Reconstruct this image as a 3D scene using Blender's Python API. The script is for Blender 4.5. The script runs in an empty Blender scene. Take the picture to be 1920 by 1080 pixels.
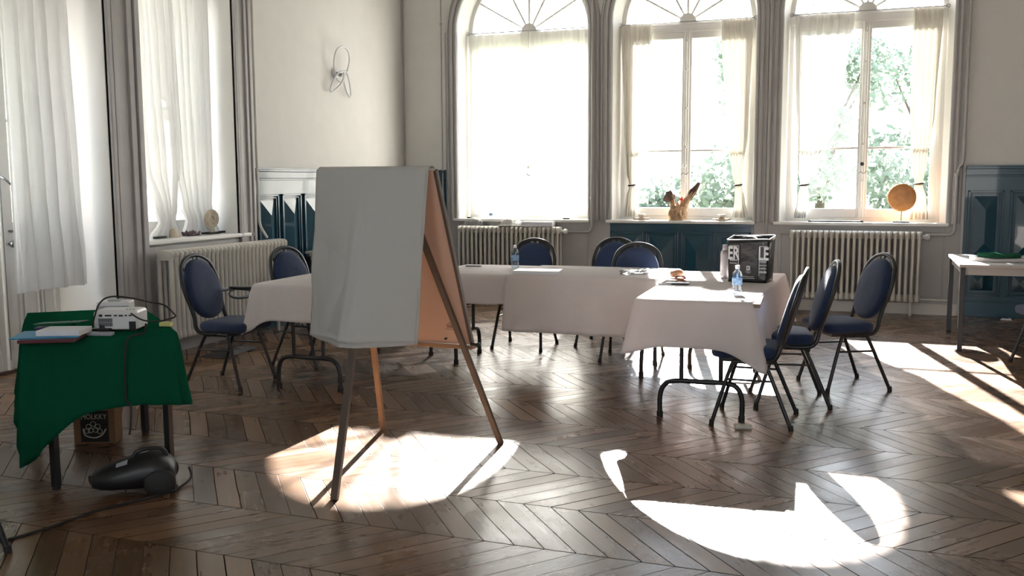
import bpy, bmesh, math, random
from mathutils import Vector, Matrix, noise
from math import sin, cos, pi, radians, sqrt, atan2, exp, hypot

random.seed(7)
scene = bpy.context.scene
COL = scene.collection

# ------------------------------------------------------------------ camera
FPX = 1794.369
PITCH, ROLL, YAW = 0.113257775, -0.00467248, 0.352596949
fw = Vector((-sin(YAW)*cos(PITCH), cos(YAW)*cos(PITCH), -sin(PITCH)))
r0 = Vector((cos(YAW), sin(YAW), 0)); u0 = r0.cross(fw)
rt = r0*cos(ROLL) + u0*sin(ROLL); up = -r0*sin(ROLL) + u0*cos(ROLL)
cd = bpy.data.cameras.new('camera'); cam = bpy.data.objects.new('camera', cd); COL.objects.link(cam)
cam.matrix_world = Matrix(((rt.x, up.x, -fw.x, 0), (rt.y, up.y, -fw.y, 0), (rt.z, up.z, -fw.z, 1.48), (0, 0, 0, 1)))
cd.sensor_width = 36; cd.lens = FPX/1920*36; cd.clip_end = 200; cd.clip_start = 0.05
scene.camera = cam

# ------------------------------------------------------------------ light
scene.view_settings.view_transform = 'Standard'; scene.view_settings.look = 'None'
scene.view_settings.gamma = 1; scene.view_settings.use_curve_mapping = False
scene.view_settings.exposure = 0.17
w = bpy.data.worlds.new('sky'); scene.world = w; w.use_nodes = True
wn = w.node_tree.nodes; wl = w.node_tree.links; wn.clear()
wo = wn.new('ShaderNodeOutputWorld'); wb = wn.new('ShaderNodeBackground')
tc = wn.new('ShaderNodeTexCoord'); sx = wn.new('ShaderNodeSeparateXYZ'); cr = wn.new('ShaderNodeValToRGB')
wl.new(tc.outputs['Generated'], sx.inputs[0]); wl.new(sx.outputs['Z'], cr.inputs[0])
cr.color_ramp.elements[0].position = 0.0; cr.color_ramp.elements[0].color = (1.0, 0.98, 0.95, 1)
cr.color_ramp.elements[1].position = 0.7; cr.color_ramp.elements[1].color = (0.62, 0.78, 1.0, 1)
wl.new(cr.outputs[0], wb.inputs[0]); wb.inputs[1].default_value = 6.5
wl.new(wb.outputs[0], wo.inputs[0])
AZ, EL = radians(12.3), radians(26.3)
sd = bpy.data.lights.new('sun', 'SUN'); sun = bpy.data.objects.new('sun', sd); COL.objects.link(sun)
sdir = Vector((-sin(AZ)*cos(EL), cos(AZ)*cos(EL), sin(EL)))
sun.rotation_euler = sdir.to_track_quat('Z', 'Y').to_euler()
sun.location = (-5, 25, 14)
sd.energy = 76.0; sd.angle = radians(0.53); sd.color = (1.0, 0.95, 0.89)

# ------------------------------------------------------------------ materials
def mat(name, col, rough=0.6, metal=0.0, spec=0.5, bump=0.0, bscale=40, var=0.0, vscale=6, sheen=0, coat=0, trans=0):
    m = bpy.data.materials.new(name); m.use_nodes = True
    nt = m.node_tree; b = nt.nodes['Principled BSDF']
    b.inputs['Base Color'].default_value = (*col, 1); b.inputs['Roughness'].default_value = rough
    b.inputs['Metallic'].default_value = metal; b.inputs['Specular IOR Level'].default_value = spec
    b.inputs['Sheen Weight'].default_value = sheen; b.inputs['Coat Weight'].default_value = coat
    b.inputs['Transmission Weight'].default_value = trans
    t = nt.nodes.new('ShaderNodeTexCoord')
    if var > 0:
        n = nt.nodes.new('ShaderNodeTexNoise'); n.inputs['Scale'].default_value = vscale; n.inputs['Detail'].default_value = 6
        r = nt.nodes.new('ShaderNodeValToRGB')
        r.color_ramp.elements[0].position = .3; r.color_ramp.elements[1].position = .7
        r.color_ramp.elements[0].color = (*[c*(1-var) for c in col], 1); r.color_ramp.elements[1].color = (*[min(1, c*(1+var)) for c in col], 1)
        nt.links.new(t.outputs['Object'], n.inputs['Vector']); nt.links.new(n.outputs[0], r.inputs[0]); nt.links.new(r.outputs[0], b.inputs['Base Color'])
    if bump > 0:
        n = nt.nodes.new('ShaderNodeTexNoise'); n.inputs['Scale'].default_value = bscale; n.inputs['Detail'].default_value = 5
        bp = nt.nodes.new('ShaderNodeBump'); bp.inputs['Strength'].default_value = bump; bp.inputs['Distance'].default_value = .01
        nt.links.new(t.outputs['Object'], n.inputs['Vector']); nt.links.new(n.outputs[0], bp.inputs['Height']); nt.links.new(bp.outputs[0], b.inputs['Normal'])
    return m

def fabric(name, col, tl=0.3, transp=0.0, rough=.9, bump=.15, tcol=None, weave=600):
    m = bpy.data.materials.new(name); m.use_nodes = True
    nt = m.node_tree; N = nt.nodes; L = nt.links; N.clear()
    o = N.new('ShaderNodeOutputMaterial'); d = N.new('ShaderNodeBsdfDiffuse'); t = N.new('ShaderNodeBsdfTranslucent')
    d.inputs[0].default_value = (*col, 1); t.inputs[0].default_value = (*(tcol or col), 1)
    mx = N.new('ShaderNodeMixShader'); mx.inputs[0].default_value = tl
    L.new(d.outputs[0], mx.inputs[1]); L.new(t.outputs[0], mx.inputs[2])
    c = N.new('ShaderNodeTexCoord'); n = N.new('ShaderNodeTexNoise'); n.inputs['Scale'].default_value = weave; n.inputs['Detail'].default_value = 2
    n2 = N.new('ShaderNodeTexNoise'); n2.inputs['Scale'].default_value = 5; n2.inputs['Detail'].default_value = 4
    ad = N.new('ShaderNodeMath'); ad.operation = 'MULTIPLY_ADD'; ad.inputs[1].default_value = .03
    L.new(c.outputs['Object'], n.inputs['Vector']); L.new(c.outputs['Object'], n2.inputs['Vector'])
    L.new(n.outputs[0], ad.inputs[0]); L.new(n2.outputs[0], ad.inputs[2])
    bp = N.new('ShaderNodeBump'); bp.inputs['Strength'].default_value = bump; bp.inputs['Distance'].default_value = .03
    L.new(ad.outputs[0], bp.inputs['Height']); L.new(bp.outputs[0], d.inputs['Normal'])
    if transp > 0:
        tr = N.new('ShaderNodeBsdfTransparent'); m2 = N.new('ShaderNodeMixShader'); m2.inputs[0].default_value = transp
        L.new(mx.outputs[0], m2.inputs[1]); L.new(tr.outputs[0], m2.inputs[2]); L.new(m2.outputs[0], o.inputs[0])
    else:
        L.new(mx.outputs[0], o.inputs[0])
    return m

def glassmat(name, tint=(1, 1, 1), gl=0.06, rough=.02):
    m = bpy.data.materials.new(name); m.use_nodes = True
    nt = m.node_tree; N = nt.nodes; L = nt.links; N.clear()
    o = N.new('ShaderNodeOutputMaterial'); t = N.new('ShaderNodeBsdfTransparent'); g = N.new('ShaderNodeBsdfGlossy')
    t.inputs[0].default_value = (*tint, 1); g.inputs['Roughness'].default_value = rough
    f = N.new('ShaderNodeLayerWeight'); f.inputs[0].default_value = .3
    mu = N.new('ShaderNodeMath'); mu.operation = 'MULTIPLY_ADD'; mu.inputs[1].default_value = .5; mu.inputs[2].default_value = gl; mu.use_clamp = True
    L.new(f.outputs['Fresnel'], mu.inputs[0])
    mx = N.new('ShaderNodeMixShader'); L.new(mu.outputs[0], mx.inputs[0]); L.new(t.outputs[0], mx.inputs[1]); L.new(g.outputs[0], mx.inputs[2])
    L.new(mx.outputs[0], o.inputs[0]); return m

def floormat():
    m = bpy.data.materials.new('chevron oak parquet'); m.use_nodes = True
    nt = m.node_tree; N = nt.nodes; L = nt.links; b = N['Principled BSDF']
    def M(op, a, bb=None, c=None):
        n = N.new('ShaderNodeMath'); n.operation = op
        for i, v in enumerate((a, bb, c)):
            if v is None: continue
            if isinstance(v, (int, float)): n.inputs[i].default_value = v
            else: L.new(v, n.inputs[i])
        return n.outputs[0]
    tc = N.new('ShaderNodeTexCoord'); sp = N.new('ShaderNodeSeparateXYZ'); L.new(tc.outputs['Object'], sp.inputs[0])
    X, Y = sp.outputs[0], sp.outputs[1]
    wob = N.new('ShaderNodeTexNoise'); wob.inputs['Scale'].default_value = 1.3; L.new(tc.outputs['Object'], wob.inputs['Vector'])
    wv = M('MULTIPLY', M('SUBTRACT', wob.outputs[0], .5), .02)
    t = M('DIVIDE', M('SUBTRACT', M('ADD', Y, wv), 4.003), .482)
    k = M('FLOOR', t); fr = M('SUBTRACT', t, k)
    odd = M('FLOORED_MODULO', k, 2)
    sgn = M('SUBTRACT', 1, M('MULTIPLY', odd, 2))        # +1 for even bands
    sh = M('ADD', M('MULTIPLY', M('MULTIPLY', fr, .3945), sgn), M('MULTIPLY', odd, .3945))
    xp = M('DIVIDE', M('SUBTRACT', M('SUBTRACT', M('ADD', X, wv), sh), -1.4255), .1315)
    i = M('FLOOR', xp); fx = M('SUBTRACT', xp, i)
    # gaps
    gx = M('MINIMUM', fx, M('SUBTRACT', 1, fx)); gy = M('MINIMUM', fr, M('SUBTRACT', 1, fr))
    rnd = N.new('ShaderNodeTexWhiteNoise'); rnd.noise_dimensions = '2D'
    cb = N.new('ShaderNodeCombineXYZ'); L.new(i, cb.inputs[0]); L.new(k, cb.inputs[1]); L.new(cb.outputs[0], rnd.inputs['Vector'])
    rv = rnd.outputs['Value']
    gw = M('MULTIPLY_ADD', M('MULTIPLY', rv, rv), .018, .009)
    mr = N.new('ShaderNodeMapRange'); mr.interpolation_type = 'SMOOTHSTEP'
    L.new(M('DIVIDE', gx, gw), mr.inputs[0]); mr.inputs[1].default_value = .6; mr.inputs[2].default_value = 1.6
    mr2 = N.new('ShaderNodeMapRange'); mr2.interpolation_type = 'SMOOTHSTEP'
    L.new(gy, mr2.inputs[0]); mr2.inputs[1].default_value = .002; mr2.inputs[2].default_value = .008
    joint = M('MULTIPLY', mr.outputs[0], mr2.outputs[0])  # 0 in gaps
    # grain: coordinates along the board
    along = M('MULTIPLY', Y, .9); across = M('MULTIPLY', xp, 1.5)
    g3 = N.new('ShaderNodeCombineXYZ'); L.new(across, g3.inputs[0]); L.new(along, g3.inputs[1]); L.new(M('MULTIPLY', rv, 37), g3.inputs[2])
    gn = N.new('ShaderNodeTexNoise'); gn.inputs['Scale'].default_value = 2.2; gn.inputs['Detail'].default_value = 4; gn.inputs['Roughness'].default_value = .5
    gn.inputs['Distortion'].default_value = .1; L.new(g3.outputs[0], gn.inputs['Vector'])
    base = N.new('ShaderNodeValToRGB'); e = base.color_ramp.elements
    e[0].position = 0; e[0].color = (.062, .033, .018, 1); e[1].position = 1; e[1].color = (.25, .145, .08, 1)
    n3 = e.new(.5); n3.color = (.115, .064, .034, 1)
    L.new(M('ADD', M('MULTIPLY', rv, .50), M('MULTIPLY', gn.outputs[0], .50)), base.inputs[0])
    big = N.new('ShaderNodeTexNoise'); big.inputs['Scale'].default_value = .9; big.inputs['Detail'].default_value = 4; L.new(tc.outputs['Object'], big.inputs['Vector'])
    mxc = N.new('ShaderNodeMix'); mxc.data_type = 'RGBA'; mxc.blend_type = 'MIX'
    L.new(joint, mxc.inputs['Factor']); mxc.inputs['A'].default_value = (.014, .009, .006, 1); L.new(base.outputs[0], mxc.inputs['B'])
    L.new(mxc.outputs['Result'], b.inputs['Base Color'])
    wear = N.new('ShaderNodeTexNoise'); wear.inputs['Scale'].default_value = 3.5; wear.inputs['Detail'].default_value = 8; L.new(tc.outputs['Object'], wear.inputs['Vector'])
    ro = M('ADD', M('MULTIPLY', wear.outputs[0], .20), M('MULTIPLY', gn.outputs[0], .10))
    ro = M('ADD', ro, M('MULTIPLY', rv, .05))
    L.new(M('ADD', M('ADD', ro, .10), M('MULTIPLY', M('SUBTRACT', 1, joint), .6)), b.inputs['Roughness'])
    L.new(M('MULTIPLY', M('POWER', joint, 2), .6), b.inputs['Specular IOR Level'])
    tilt = M('MULTIPLY', M('SUBTRACT', fx, .5), M('SUBTRACT', rv, .5))
    h = M('ADD', M('MULTIPLY', joint, .8), M('MULTIPLY', tilt, .9)); h = M('ADD', h, M('MULTIPLY', big.outputs[0], 6.0))
    bp = N.new('ShaderNodeBump'); bp.inputs['Strength'].default_value = .35; bp.inputs['Distance'].default_value = .003
    L.new(h, bp.inputs['Height']); L.new(bp.outputs[0], b.inputs['Normal'])
    return m

M_ = {}
M_['floor'] = floormat()
M_['wall'] = mat('cream plaster', (.69, .68, .655), .85, bump=.05, bscale=12, var=.02)
M_['reveal'] = mat('white reveal paint', (.80, .79, .76), .6, bump=.04)
M_['ceil'] = mat('ceiling white', (.75, .74, .71), .9)
M_['trim'] = mat('grey trim paint', (.40, .39, .385), .45, bump=.05, var=.04)
M_['sash'] = mat('white sash paint', (.72, .71, .68), .4, bump=.03)
M_['sill'] = mat('white sill paint', (.80, .79, .77), .35)
M_['blue'] = mat('petrol blue gloss paint', (.006, .055, .092), .30, bump=.04, var=.08, coat=.3)
M_['rad'] = mat('cream radiator enamel', (.62, .60, .55), .35, bump=.03)
M_['pipe'] = mat('grey pipe paint', (.40, .39, .38), .4)
M_['darkline'] = mat('dark cable', (.06, .055, .05), .6)
M_['glass'] = glassmat('window glass')
M_['steel'] = mat('charcoal chair steel', (.035, .037, .04), .33, metal=.55, bump=.02)
M_['silver'] = mat('silver edged steel', (.30, .31, .32), .3, metal=.9)
M_['navy'] = mat('navy woven upholstery', (.012, .029, .082), .85, bump=.4, bscale=260, var=.25, vscale=120, sheen=.12)
M_['cloth'] = fabric('white cotton tablecloth', (.87, .835, .835), .42, bump=.5)
M_['green'] = fabric('green felt cloth', (.006, .080, .043), .05, bump=.2)
M_['sheer'] = fabric('cream sheer voile', (.80, .77, .70), .038, transp=.02, bump=.05)
M_['sheer1'] = fabric('white closed voile', (.88, .87, .84), .45, transp=.02, bump=.05)
M_['sheer3'] = fabric('thin voile', (.84, .83, .80), .042, transp=.05, bump=.05)
M_['sheer2'] = fabric('white sheer voile', (.84, .84, .84), .5, transp=.05, bump=.05)
M_['wood'] = mat('easel wood and sunlit leg', (.36, .20, .11), .45, bump=.1, var=.2)
M_['darkwood'] = mat('easel grey brown wood', (.10, .075, .06), .45, bump=.08, var=.15)
M_['board'] = fabric('salmon hardboard backing', (.70, .50, .39), .16, tcol=(.90, .55, .38), bump=.02)
M_['paper'] = fabric('white flipchart paper', (.60, .60, .58), .12, bump=.5, weave=60)
M_['black'] = mat('black plastic', (.012, .012, .013), .4)
M_['rubber'] = mat('black rubber', (.015, .015, .015), .7)
M_['white'] = mat('white plastic', (.72, .73, .74), .35)
M_['grey'] = mat('grey plastic', (.35, .38, .42), .4)
M_['table'] = mat('grey laminate', (.42, .41, .40), .35, bump=.02)
M_['tabletop'] = mat('folding table plywood', (.30, .22, .15), .5)
M_['brown'] = mat('brown cardboard', (.22, .13, .07), .8, bump=.1)
M_['lightprint'] = mat('cream print', (.55, .53, .45), .6)
M_['leaf'] = fabric('leaves', (.19, .22, .19), .5, tcol=(.31, .38, .31), bump=0)
M_['leafdark'] = fabric('dark leaves', (.06, .11, .08), .4, tcol=(.11, .19, .13), bump=0)
M_['bark'] = mat('bark', (.09, .07, .05), .9, bump=.5, bscale=8)
M_['lawn'] = mat('lawn', (.08, .13, .04), .95, var=.3, vscale=2)
M_['stone'] = mat('exterior limestone', (.45, .42, .36), .9, bump=.2)

# ------------------------------------------------------------------ mesh helpers
class MB:
    def __init__(s): s.v = []; s.f = []; s.sm = []
    def add(s, vs, fs, smooth=False, T=None):
        o = len(s.v)
        for v in vs:
            v = Vector(v); s.v.append(T @ v if T is not None else v)
        for f in fs: s.f.append([i+o for i in f]); s.sm.append(smooth)
        return s
    def box(s, x0, x1, y0, y1, z0, z1, T=None):
        return s.add([(x0, y0, z0), (x1, y0, z0), (x1, y1, z0), (x0, y1, z0), (x0, y0, z1), (x1, y0, z1), (x1, y1, z1), (x0, y1, z1)],
              [(0, 3, 2, 1), (4, 5, 6, 7), (0, 1, 5, 4), (1, 2, 6, 5), (2, 3, 7, 6), (3, 0, 4, 7)], False, T)
    def tube(s, pts, r, n=10, closed=False, cap=True, T=None, flat=1.0):
        pts = [Vector(p) for p in pts]; m = len(pts)
        if not isinstance(r, (list, tuple)): r = [r]*m
        tans = []
        for i in range(m):
            a = pts[(i-1) % m] if (closed or i > 0) else pts[i]; b = pts[(i+1) % m] if (closed or i < m-1) else pts[i]
            tans.append((b-a).normalized())
        t0 = tans[0]; ref = Vector((0, 0, 1)) if abs(t0.z) < .9 else Vector((1, 0, 0))
        nrm = (ref - t0*ref.dot(t0)).normalized(); vs = []
        for i in range(m):
            t = tans[i]; nrm = (nrm - t*nrm.dot(t)).normalized(); bi = t.cross(nrm)
            for k in range(n):
                a = 2*pi*k/n; vs.append(pts[i] + nrm*cos(a)*r[i] + bi*sin(a)*r[i]*flat)
        fs = []
        for i in range(m if closed else m-1):
            j = (i+1) % m
            for k in range(n): fs.append((i*n+k, i*n+(k+1) % n, j*n+(k+1) % n, j*n+k))
        s.add(vs, fs, True, T)
        if cap and not closed:
            s.add([vs[k] for k in range(n)], [tuple(reversed(range(n)))], False, T); s.add([vs[(m-1)*n+k] for k in range(n)], [tuple(range(n))], False, T)
        return s
    def cyl(s, a, b, r, n=14, r2=None, T=None):
        return s.tube([a, b], [r, r2 if r2 is not None else r], n, T=T)
    def lathe(s, prof, n=24, c=(0, 0, 0), T=None):
        vs = []; c = Vector(c)
        for (r, z) in prof:
            for k in range(n): vs.append(c + Vector((r*cos(2*pi*k/n), r*sin(2*pi*k/n), z)))
        fs = [(i*n+k, i*n+(k+1) % n, (i+1)*n+(k+1) % n, (i+1)*n+k) for i in range(len(prof)-1) for k in range(n)]
        return s.add(vs, fs, True, T)
    def grid(s, fn, nu, nv, T=None, smooth=True):
        vs = [fn(i/nu, j/nv) for j in range(nv+1) for i in range(nu+1)]
        fs = [(j*(nu+1)+i, j*(nu+1)+i+1, (j+1)*(nu+1)+i+1, (j+1)*(nu+1)+i) for j in range(nv) for i in range(nu)]
        return s.add(vs, fs, smooth, T)
    def loft(s, rings, cap=True, T=None, smooth=True):
        n = len(rings[0]); vs = [p for r in rings for p in r]
        fs = [(i*n+k, i*n+(k+1) % n, (i+1)*n+(k+1) % n, (i+1)*n+k) for i in range(len(rings)-1) for k in range(n)]
        s.add(vs, fs, smooth, T)
        if cap:
            s.add(rings[0], [tuple(reversed(range(n)))], smooth, T); s.add(rings[-1], [tuple(range(n))], smooth, T)
        return s
    def build(s, name, m, parent=None, bevel=0, solid=0, sub=0, weld=False):
        me = bpy.data.meshes.new(name); me.from_pydata([tuple(v) for v in s.v], [], s.f)
        for p, q in zip(me.polygons, s.sm): p.use_smooth = q
        ms = m if isinstance(m, (list, tuple)) else [m]
        for k in ms: me.materials.append(M_[k] if isinstance(k, str) else k)
        if weld:
            bm = bmesh.new(); bm.from_mesh(me); bmesh.ops.remove_doubles(bm, verts=bm.verts, dist=1e-4); bm.to_mesh(me); bm.free()
        me.update()
        o = bpy.data.objects.new(name, me); COL.objects.link(o)
        if parent is not None: o.parent = parent
        if solid:
            d = o.modifiers.new('solid', 'SOLIDIFY'); d.thickness = solid; d.offset = 0
        if sub:
            d = o.modifiers.new('sub', 'SUBSURF'); d.levels = sub; d.render_levels = sub
        if bevel:
            d = o.modifiers.new('bevel', 'BEVEL'); d.width = bevel; d.segments = 3; d.limit_method = 'ANGLE'
        return o

def catmull(pts, n=6, closed=False):
    P = [Vector(p) for p in pts]; out = []; m = len(P)
    rng = range(m) if closed else range(m-1)
    for i in rng:
        p0 = P[(i-1) % m] if (closed or i > 0) else P[i]; p1 = P[i]; p2 = P[(i+1) % m]; p3 = P[(i+2) % m] if (closed or i < m-2) else P[i+1]
        for k in range(n):
            t = k/n
            out.append(.5*((2*p1)+(-p0+p2)*t+(2*p0-5*p1+4*p2-p3)*t*t+(-p0+3*p1-3*p2+p3)*t**3))
    if not closed: out.append(P[-1])
    return out

def empty(name, loc=(0, 0, 0), rz=0):
    o = bpy.data.objects.new(name, None); COL.objects.link(o); o.location = loc; o.rotation_euler = (0, 0, rz); o.empty_display_size = .05
    return o
def tag(o, label, cat, group=None, kind=None):
    if label: o['label'] = label
    if cat: o['category'] = cat
    if group: o['group'] = group
    if kind: o['kind'] = kind
    return o
def struct(o): o['kind'] = 'structure'; return o
def copy_tree(o, parent=None):
    c = o.copy(); COL.objects.link(c)
    if parent is not None: c.parent = parent
    for ch in list(o.children): copy_tree(ch, c)
    return c
def TR(x, y, z, rz=0, rx=0, ry=0):
    return Matrix.Translation((x, y, z)) @ Matrix.Rotation(rz, 4, 'Z') @ Matrix.Rotation(rx, 4, 'X') @ Matrix.Rotation(ry, 4, 'Y')
def rrect(x0, x1, y0, y1, r, n=5):
    out = []
    for (cx, cy, a0) in ((x1-r, y0+r, -pi/2), (x1-r, y1-r, 0), (x0+r, y1-r, pi/2), (x0+r, y0+r, pi)):
        for k in range(n+1): a = a0 + pi/2*k/n; out.append((cx+r*cos(a), cy+r*sin(a)))
    return out
def text_obj(txt, size, T, m, parent, name='lettering', ext=.0006, xs=1.0, bold=0.0):
    cu = bpy.data.curves.new(name, 'FONT'); cu.body = txt; cu.size = size; cu.extrude = ext; cu.offset = bold; cu.align_x = 'CENTER'; cu.align_y = 'CENTER'; cu.resolution_u = 3
    tmp = bpy.data.objects.new(name, cu); COL.objects.link(tmp)
    dg = bpy.context.evaluated_depsgraph_get(); me = bpy.data.meshes.new_from_object(tmp.evaluated_get(dg)); bpy.data.objects.remove(tmp)
    me.transform(T @ Matrix.Diagonal((xs, 1, 1, 1))); me.materials.clear(); me.materials.append(M_[m] if isinstance(m, str) else m)
    o = bpy.data.objects.new(name, me); COL.objects.link(o); o.parent = parent; return o

# ------------------------------------------------------------------ room shell
YB, XL, XR, YF, HC = 11.21, -5.60, 4.6, -3.5, 5.2
TH = .60
o = MB().add([(XL-1, YF-.3, 0), (XR+.3, YF-.3, 0), (XR+.3, YB+TH, 0), (XL-1, YB+TH, 0)], [(0, 1, 2, 3)]).build('floor', 'floor'); struct(o)
o = MB().box(XL-.9, XR+.3, YF-.3, YB+TH, HC, HC+.2).build('ceiling', 'ceil'); struct(o)

def arch_pts(x0, x1, zs, n=24):
    c = (x0+x1)/2; r = (x1-x0)/2
    return [(c - r*cos(pi*k/n), zs + r*sin(pi*k/n)) for k in range(n+1)]
SILL = .985; ZS = 3.30
OPEN = [(-4.835, -3.137), (-2.846, -1.193), (-.905, .815)]
def arched_wall(mb, y, xs, xe, zb, zt):
    """vertical wall face at y with the three arched openings"""
    cur = xs
    for (a, b) in OPEN:
        mb.add([(cur, y, zb), (a, y, zb), (a, y, zt), (cur, y, zt)], [(0, 1, 2, 3)])
        mb.add([(a, y, zb), (b, y, zb), (b, y, SILL), (a, y, SILL)], [(0, 1, 2, 3)])
        ap = arch_pts(a, b, ZS)
        for k in range(len(ap)-1):
            (xa, za), (xb, zb2) = ap[k], ap[k+1]
            mb.add([(xa, y, za), (xb, y, zb2), (xb, y, zt), (xa, y, zt)], [(0, 1, 2, 3)])
        cur = b
    mb.add([(cur, y, zb), (xe, y, zb), (xe, y, zt), (cur, y, zt)], [(0, 1, 2, 3)])
mb = MB(); arched_wall(mb, YB, XL-.02, XR, 0, HC)
struct(mb.build('wall_back', 'wall'))
mb = MB(); arched_wall(mb, YB+TH, XL-.9, XR+.3, -.5, HC+.6)
struct(mb.build('wall_back_outside', 'stone'))
# left wall: door opening and window opening
DOOR = (4.30, 6.045); WINL = (6.384, 7.66); ZTL = 4.2
def rect_wall(mb, x):
    ys = [YF, DOOR[0], DOOR[1], WINL[0], WINL[1], YB+.0]
    def q(y0, y1, z0, z1): mb.add([(x, y0, z0), (x, y1, z0), (x, y1, z1), (x, y0, z1)], [(0, 1, 2, 3)])
    q(ys[0], ys[1], 0, HC); q(ys[1], ys[2], ZTL, HC); q(ys[2], ys[3], 0, HC); q(ys[3], ys[4], 0, .96); q(ys[3], ys[4], ZTL, HC); q(ys[4], ys[5], 0, HC)
mb = MB(); rect_wall(mb, XL); struct(mb.build('wall_left', 'wall'))
TL = .70
mb = MB(); rect_wall(mb, XL-TL); struct(mb.build('wall_left_outside', 'stone'))
# reveals
def reveal_left(y0, y1, z0, name, floorz=False):
    mb = MB()
    mb.add([(XL, y0, z0), (XL-TL, y0, z0), (XL-TL, y0, ZTL), (XL, y0, ZTL)], [(0, 1, 2, 3)])
    mb.add([(XL, y1, z0), (XL-TL, y1, z0), (XL-TL, y1, ZTL), (XL, y1, ZTL)], [(0, 1, 2, 3)])
    mb.add([(XL, y0, ZTL), (XL-TL, y0, ZTL), (XL-TL, y1, ZTL), (XL, y1, ZTL)], [(0, 1, 2, 3)])
    if z0 > 0: mb.add([(XL, y0, z0), (XL-TL, y0, z0), (XL-TL, y1, z0), (XL, y1, z0)], [(0, 1, 2, 3)])
    return mb.build(name, 'reveal')
struct(reveal_left(*DOOR, 0, 'wall_left_door_reveal')); struct(reveal_left(*WINL, .96, 'wall_left_window_reveal'))
struct(MB().box(XR, XR+.2, YF, YB+TH, 0, HC).build('wall_right', 'wall'))
mb = MB()
for (a_, b_) in ((XL-.9, -1.5), (-.2, 1.7), (3.0, XR+.2)): mb.box(a_, b_, YF-.2, YF, 0, HC)
for (a_, b_) in ((-1.5, -.2), (1.7, 3.0)): mb.box(a_, b_, YF-.2, YF, 0, 1.0); mb.box(a_, b_, YF-.2, YF, 3.9, HC)  # unseen window openings, added to let in sky light as fill
struct(mb.build('wall_front', 'wall'))
# grey panelled zone round the three arches, skirting and wainscot
mb = MB()
mb.box(-5.0, OPEN[0][0]-.0, YB-.02, YB, 0, ZS); mb.box(OPEN[0][1], OPEN[1][0], YB-.02, YB, 0, ZS+.1); mb.box(OPEN[1][1], OPEN[2][0], YB-.02, YB, 0, ZS+.1); mb.box(OPEN[2][1], .965, YB-.02, YB, 0, ZS)
mb.box(OPEN[0][0], OPEN[0][1], YB-.02, YB, 0, SILL-.03); mb.box(OPEN[2][0], OPEN[2][1], YB-.02, YB, 0, SILL-.03); mb.box(OPEN[1][0], OPEN[1][1], YB-.02, YB, 0, .02)
for (a, b) in (OPEN[0], OPEN[2]):       # raised bead of the under-sill panel
    for (x0, x1, z0, z1) in ((a+.02, b+.0, .2, .215), (a+.02, b+.0, .84, .855), (a+.02, a+.035, .2, .855), (b-.015, b, .2, .855)):
        mb.box(x0, x1, YB-.032, YB-.018, z0, z1)
struct(mb.build('trim_1', 'trim', bevel=.003))
mb = MB(); mb.box(-5.0, -2.87, YB-.045, YB, 0, .11); mb.box(-1.17, .965, YB-.045, YB, 0, .11); mb.box(-5.0, -2.87, YB-.055, YB, .11, .125); mb.box(-1.17, .965, YB-.055, YB, .11, .125)
struct(mb.build('baseboard_back', 'rad', bevel=.004))

def sweep(path, prof, y, sgn=-1):
    """profile (offset outwards, depth) swept along an x,z path lying in plane y"""
    n = len(path); vs = []
    for i in range(n):
        a = Vector(path[max(i-1, 0)]); p = Vector(path[i]); b = Vector(path[min(i+1, n-1)])
        t = (b-a).normalized(); nn = Vector((-t.y, t.x))
        for (off, dep) in prof: vs.append((p.x+nn.x*off, y+sgn*dep, p.y+nn.y*off))
    m = len(prof)
    fs = [(i*m+k, i*m+k+1, (i+1)*m+k+1, (i+1)*m+k) for i in range(n-1) for k in range(m-1)]
    return vs, fs
PROF = [(0, -.02), (0, .035), (.012, .045), (.03, .045), (.036, .030), (.046, .030), (.052, .055), (.072, .062), (.088, .055), (.094, .036), (.106, .036), (.112, .05), (.13, .05), (.14, .035), (.14, 0)]
def arch_path(a, b, zb):
    return [(a, zb), (a, ZS*.5), (a, ZS)] + arch_pts(a, b, ZS, 28)[1:-1] + [(b, ZS), (b, ZS*.5), (b, zb)]

def blue_panel(mb, x0, x1, z0, z1, T):
    """moulded frame with hipped, pointed field; local x across, z up, y = out of the wall towards -y"""
    for (a, b, c, d) in ((x0, x1, z1-.02, z1), (x0, x1, z0, z0+.02), (x0, x0+.02, z0, z1), (x1-.02, x1, z0, z1)): mb.box(a, b, -.028, 0, c, d, T=T)
    for (a, b, c, d) in ((x0+.03, x1-.03, z1-.042, z1-.03), (x0+.03, x1-.03, z0+.03, z0+.042), (x0+.03, x0+.042, z0+.03, z1-.03), (x1-.042, x1-.03, z0+.03, z1-.03)): mb.box(a, b, -.018, 0, c, d, T=T)
    a, b, c, d = x0+.06, x1-.06, z0+.06, z1-.06; m = (a+b)/2; h = (b-a)/2
    mb.add([(a, 0, c), (b, 0, c), (b, 0, d), (a, 0, d), (m, -.05, c+h*1.3), (m, -.05, d-h*1.3)], [(0, 1, 4), (1, 2, 5, 4), (2, 3, 5), (3, 0, 4, 5)], False, T)
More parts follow.
